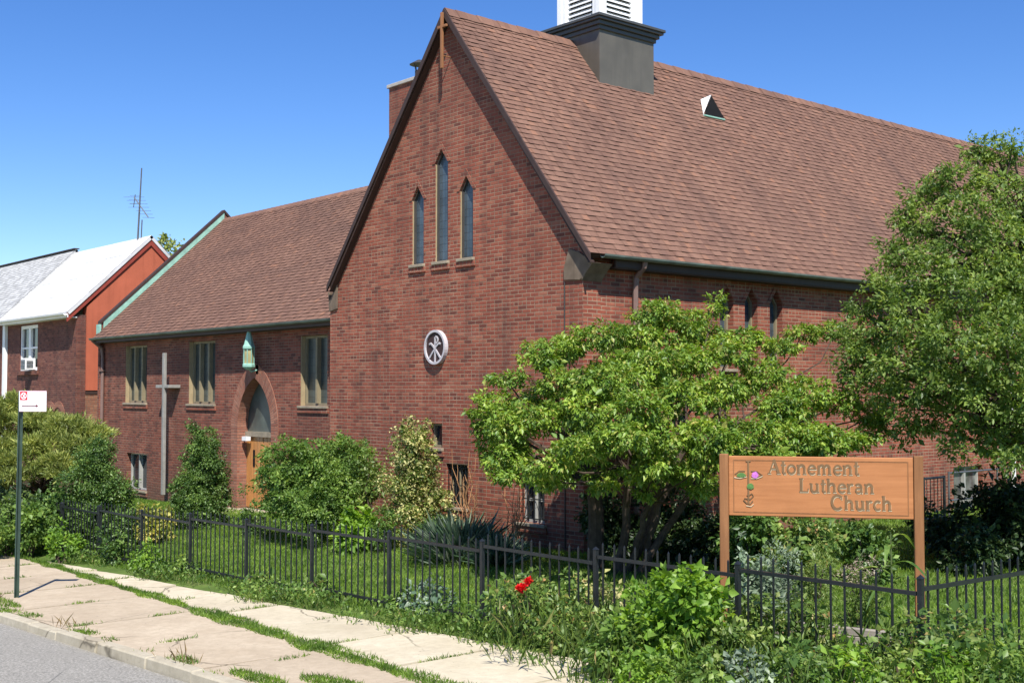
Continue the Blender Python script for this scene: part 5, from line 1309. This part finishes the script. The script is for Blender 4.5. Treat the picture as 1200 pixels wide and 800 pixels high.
# timber edging
x0, y0 = gp(965, 11.6); x1, y1 = gp(1022, 11.35)
mb = MB(); d = Vector((x1-x0, y1-y0, 0)).normalized(); s_ = Vector((-d.y, d.x, 0)); z0 = ground_z(x0, y0)
for k in range(2):
    a = Vector((x0, y0, z0+.16+k*.075))-d*.6; b = Vector((x1, y1, z0+.16+k*.075))+d*.25; mb.prism([a, b, b+Vector((0,0,.07)), a+Vector((0,0,.07))], s_*.07)
mb.box((x0-.04,y0+.10,z0-.05),(x0+.03,y0+.16,z0+.30)); mb.box((x1-.04,y1+.10,z0-.05),(x1+.03,y1+.16,z0+.30))
o = mb.build('timber_edging', MAT['timber_edge'], None, bevel=.006); tag(o, 'grey weathered timber edging of the flower bed below the sign', 'edging')

# roses and weeds along the fence
def fb(kind, label, px, dep, wpx, tp, mat, **k): return sh(kind, label, px, dep, wpx, tp, mat, **k)
rs = fb('rose_bush', 'rose bush with two red blooms spilling through the fence onto the sidewalk', 632, 12.9, 125, 668, LM['rose'], clump_n=200, clump_r=.09, per=18, leaf=(.04,.07), lobes=9, seed=50, bottom=.0, stems=8)
fb('rose_bush', 'pale yellowing rose bush behind the fence beside the dark post', 700, 13.6, 90, 664, LM['varie'], clump_n=160, clump_r=.08, per=12, leaf=(.035,.06), lobes=8, seed=51, bottom=.1, stems=8)
fb('rose_bush', 'tangled rose bush straddling the fence left of the bright leafy bush', 690, 12.2, 115, 695, LM['rose'], clump_n=200, clump_r=.08, per=18, leaf=(.04,.07), lobes=8, seed=52, bottom=.0, stems=8)
def bloom(parent, c, r, sd):
    P_, O_ = crown_points([(c.x, c.y, c.z, r, r, r*.8)], 30/(r*r), r*.5, 8, .2, 1, sd)
    leaf_mesh('rose_bloom', P_, unit(O_+np.array([0,0,.3])), unit(O_), np.full(len(P_), r*.9), np.full(len(P_), r*.9), MAT['flower_red'], parent)
bloom(rs, at(611, 688, 12.3), .034, 1); bloom(rs, at(619, 681, 12.35), .030, 2)
fb('leafy_bush', 'bright fresh green leafy bush climbing the fence left of the sign', 790, 10.9, 140, 650, LM['lime'], clump_n=150, clump_r=.09, per=20, leaf=(.05,.09), lobes=16, seed=53, bottom=.0, stems=8, wid=.65)
fb('leafy_bush', 'low green bush in front of the bright leafy one', 735, 10.9, 110, 712, LM['bush'], clump_n=220, clump_r=.08, per=20, leaf=(.045,.08), lobes=9, seed=54, bottom=.0)
specs = [(850,10.5,90,716,'olive'),(905,10.3,90,745,'bush'),(960,10.1,90,750,'olive'),(1010,9.9,90,730,'rose'),(1060,9.6,90,712,'rose'),(1110,9.3,100,706,'rose'),(1160,9.1,100,738,'bush'),(1205,9.3,100,722,'olive'),(935,11.1,100,692,'rose'),(880,11.2,90,688,'olive')]
front = [(745,9.9,90,752,'lime','bright lime weeds at the bottom edge left of the fence corner'),(810,9.7,90,745,'bush','fresh green weeds in front of the bright leafy bush'),(875,9.5,80,758,'silver','silvery weed clump at the bottom edge below the sign'),(930,9.3,90,750,'bush','fresh green weeds at the bottom edge under the sign'),(990,9.2,90,752,'lime','lime weeds at the bottom edge below the right sign post'),(1050,9.0,90,748,'olive','olive weeds at the bottom edge near the corner post'),(1110,8.9,90,752,'lime','lime green weeds at the bottom edge right of the corner post'),(1175,8.8,90,745,'bush','fresh green weeds in the very bottom right corner')]
for i, s_ in enumerate(front):
    fb('weed_clump', s_[5], s_[0], s_[1], s_[2], s_[3], LM[s_[4]], clump_n=150, clump_r=.08, per=20, leaf=(.03,.065), lobes=10, seed=180+i, bottom=.0, cat='plant', group='weeds along the fence')
words = ['straggly olive green weeds at the fence foot right of the bright bush','silvery leaved weeds in front of the fence under the sign','olive weeds growing through the pickets under the middle of the sign','tangled rose foliage in front of the fence left of its corner post','rose foliage climbing the corner post of the fence','rose foliage just right of the corner post','green weeds in the bottom right corner','olive weeds against the right edge','rose foliage behind the pickets under the sign','olive herb patch behind the pickets by the left sign post']
for i, (s_, lab) in enumerate(zip(specs, words)):
    fb('weed_clump', lab, s_[0], s_[1], s_[2], s_[3], LM[s_[4]], clump_n=150, clump_r=.085, per=18, leaf=(.035,.075), lobes=12, seed=60+i, bottom=.0, cat='plant', group='weeds along the fence')
specs = [(172,20.0,46,636,'lime','bright leafy weed clump at the fence below the yellow shrub'),(75,22.3,46,608,'lime','bright leafy weed clump at the fence near the street sign'),(10,23.5,60,585,'bush','green hedge clump at the far left behind the sign pole'),(-10,22.8,50,600,'bush','green weeds at the far left edge of the fence'),(135,21.5,50,616,'dark','dark weed clump behind the fence left of the bright one'),(215,19.6,40,650,'bush','low green weeds at the fence foot'),(300,17.6,50,672,'rose','small rose bush with few leaves at the fence in front of the dwarf conifer'),(375,16.4,44,668,'rose','thin rose bush at the fence below the big bush'),(505,14.8,60,678,'blue','grey green weed clump at the fence with pale flowers'),(470,15.2,40,690,'bush','low green weeds at the fence foot beside the grey green clump')]
for i, s_ in enumerate(specs):
    fb('weed_clump', s_[5], s_[0], s_[1], s_[2], s_[3], LM[s_[4]], clump_n=170, clump_r=.085, per=16, leaf=(.04,.08), lobes=7, seed=80+i, bottom=.0, cat='plant', group='weeds along the fence')

# ------------------------------------------------------------------ grass
def scatter(n, x0, x1, y0, y1, dens=None, seed=1, off=0.):
    g = np.random.default_rng(seed); X_ = g.uniform(x0, x1, n); Y_ = g.uniform(y0, y1, n)
    if dens is not None:
        k = g.random(n) < dens(X_, Y_); X_, Y_ = X_[k], Y_[k]
    Z_ = np.array([ground_z(a, b) for a, b in zip(X_, Y_)])+off
    return np.stack([X_, Y_, Z_], 1)
def cull(P, pxa=-80, pxb=1290, dmax=60):
    q = P-np.array(CAM); d = q@np.array(_a); px = 600+F*(q@np.array(_r))/d
    return P[(px > pxa) & (px < pxb) & (d > 2) & (d < dmax)]
P_ = cull(scatter(150000, -22, 9, -5.2, .4, seed=1, off=-.015)); o = blades('lawn_grass', P_, .05, .11, .011, LM['grass'], .5, 2); tag(o, 'short bright green lawn between the fence and the church', 'grass', kind='stuff')
P_ = cull(scatter(70000, .1, 12, .4, 16, seed=4, off=-.015)); o = blades('lawn_grass', P_, .06, .13, .014, LM['grass'], .5, 5); tag(o, 'green lawn along the side wall of the church beyond the sign', 'grass', kind='stuff')
# verge weeds
def edge(x): return -5.68-.05*np.clip(x, -8, 7)+.18*np.sin(x*1.9)+.10*np.sin(x*5.3+1)
dens = lambda X_, Y_: np.clip((Y_-edge(X_))/.25, 0, 1)*np.where(Y_ > -4.9, .3, 1)*(.55+.45*np.sin(X_*1.7+Y_*2))
P_ = cull(scatter(70000, -24, 9.6, -6.9, -4.6, dens, 7, -.01)); o = blades('verge_weeds', P_, .06, .20, .009, LM['weed'], .55, 8); tag(o, 'long grass and weeds along the foot of the fence', 'weeds', kind='stuff')
P_ = cull(scatter(42000, -24, 9.6, -6.7, -4.6, dens, 17, .04))
g_ = np.random.default_rng(6); n_ = len(P_); P_[:, 2] += g_.random(n_)**1.8*np.where(P_[:, 0] > 3, .28, .16)
o = leaf_mesh('verge_leaves', P_, unit(g_.normal(size=(n_,3))+np.array([0,0,.3])), unit(g_.normal(size=(n_,3))*.5+np.array([0,0,1.])), g_.uniform(.03,.075,n_), g_.uniform(.02,.05,n_), LM['bush']); tag(o, 'broad leaved weeds among the long grass at the fence foot', 'weeds', kind='stuff')
P_ = cull(scatter(6000, 6.0, 16, -8.2, -4.9, lambda X_, Y_: np.clip((Y_+6.3+(X_-6)*.55)/.3, 0, 1), 27, 0)); o = blades('corner_weeds', P_, .10, .30, .008, LM['weed'], .5, 28); tag(o, 'tall grass and weeds in front of the fence corner', 'weeds', kind='stuff')
P_ = cull(scatter(2500, 4.8, 12, -6.3, -4.4, None, 57, 0)); P_[:, 2] += np.random.default_rng(3).random(len(P_))*.4; o = blades('seeding_grass', P_, .12, .34, .006, LM['weed'], .55, 58); tag(o, 'tall seeding grass threaded through the bushes at the fence corner', 'grass', kind='stuff')
# grass growing in the sidewalk joints
def jd(X_, Y_):
    jy = -6.55-.10*np.clip(X_, -9, 8); w = .095+.04*np.sin(X_*2.3)+.03*np.sin(X_*6.1+2)+np.where(X_ > -.5, .05, 0)
    a = (np.abs(Y_-jy) < w)*(.75+.25*np.sin(X_*4.4))
    c = ((X_+44) % 1.52); b = ((c < .04) | (c > 1.48))*(Y_ > jy)*(Y_ < -5.4)*np.clip(np.sin(X_*3.1+Y_*4)+.1, 0, 1)*.5
    c2 = ((X_+44) % 1.9); b = b+((c2 < .05) | (c2 > 1.86))*(Y_ < jy)*(Y_ > -8.2)*np.clip(np.sin(X_*2.3+Y_*6), 0, 1)*.45
    k = (np.abs(Y_-(KERB_Y+.19+.05*np.sin(X_*3)))< .09)*np.clip(np.sin(X_*2.6+.6)*.6+np.sin(X_*7.3)*.5, 0, 1)*.7
    p1 = (((X_-5.0)/.7)**2+((Y_+7.75)/.16)**2 < 1)*.8; p2 = (((X_-4.1)/.5)**2+((Y_+8.1)/.12)**2 < 1)*.8; p3 = (((X_+3.7)/1.3)**2+((Y_+8.05)/.17)**2 < 1)*.5
    return np.clip(a+b+k+p1+p2+p3, 0, 1)
P_ = cull(scatter(420000, -20, 9, -8.45, -5.4, jd, 37, -.01)); o = blades('sidewalk_grass', P_, .03, .085, .009, LM['grass'], .6, 38); tag(o, 'grass and weeds growing in the joints of the sidewalk slabs', 'grass', kind='stuff')
P_ = cull(scatter(1100, -4, 7, -8.35, -8.05, lambda X_, Y_: np.clip((np.sin(X_*2.1+2)-.7)*3, 0, 1)*np.clip(np.sin(X_*13)+.6, 0, 1), 47, 0)); o = blades('dry_grass', P_, .08, .26, .007, LM['dry'], .4, 48); tag(o, 'dry straw coloured grass tufts beside the kerb', 'grass', kind='stuff')

# ------------------------------------------------------------------ light, sky, view
S = Vector((.512, -.335, .791)).normalized()
sd = bpy.data.lights.new('sun', 'SUN'); sd.energy = 5.0; sd.angle = R(.53); sd.color = (1, .955, .89)
so = bpy.data.objects.new('sun', sd); COL.objects.link(so); so.rotation_euler = S.to_track_quat('Z', 'Y').to_euler(); so.location = (20, -20, 30)
w = bpy.data.worlds.new('World'); sc.world = w; w.use_nodes = True; t = w.node_tree
bg = t.nodes['Background']; sky = t.nodes.new('ShaderNodeTexSky'); sky.sky_type = 'NISHITA'; sky.sun_disc = False
sky.sun_elevation = math.asin(S.z); sky.sun_rotation = math.atan2(S.x, S.y)
sky.air_density = 1.0; sky.dust_density = .1; sky.ozone_density = 3.0; sky.altitude = 1200
hs = t.nodes.new('ShaderNodeHueSaturation'); hs.inputs['Saturation'].default_value = 1.28; hs.inputs['Hue'].default_value = .512; hs.inputs['Value'].default_value = 1.0
t.links.new(sky.outputs[0], hs.inputs['Color']); t.links.new(hs.outputs[0], bg.inputs[0]); bg.inputs[1].default_value = .113
sc.view_settings.view_transform = 'Standard'; sc.view_settings.look = 'None'; sc.view_settings.gamma = 1; sc.view_settings.exposure = .60
sc.view_settings.use_curve_mapping = False
sc.cycles.max_bounces = 6; sc.cycles.transparent_max_bounces = 8
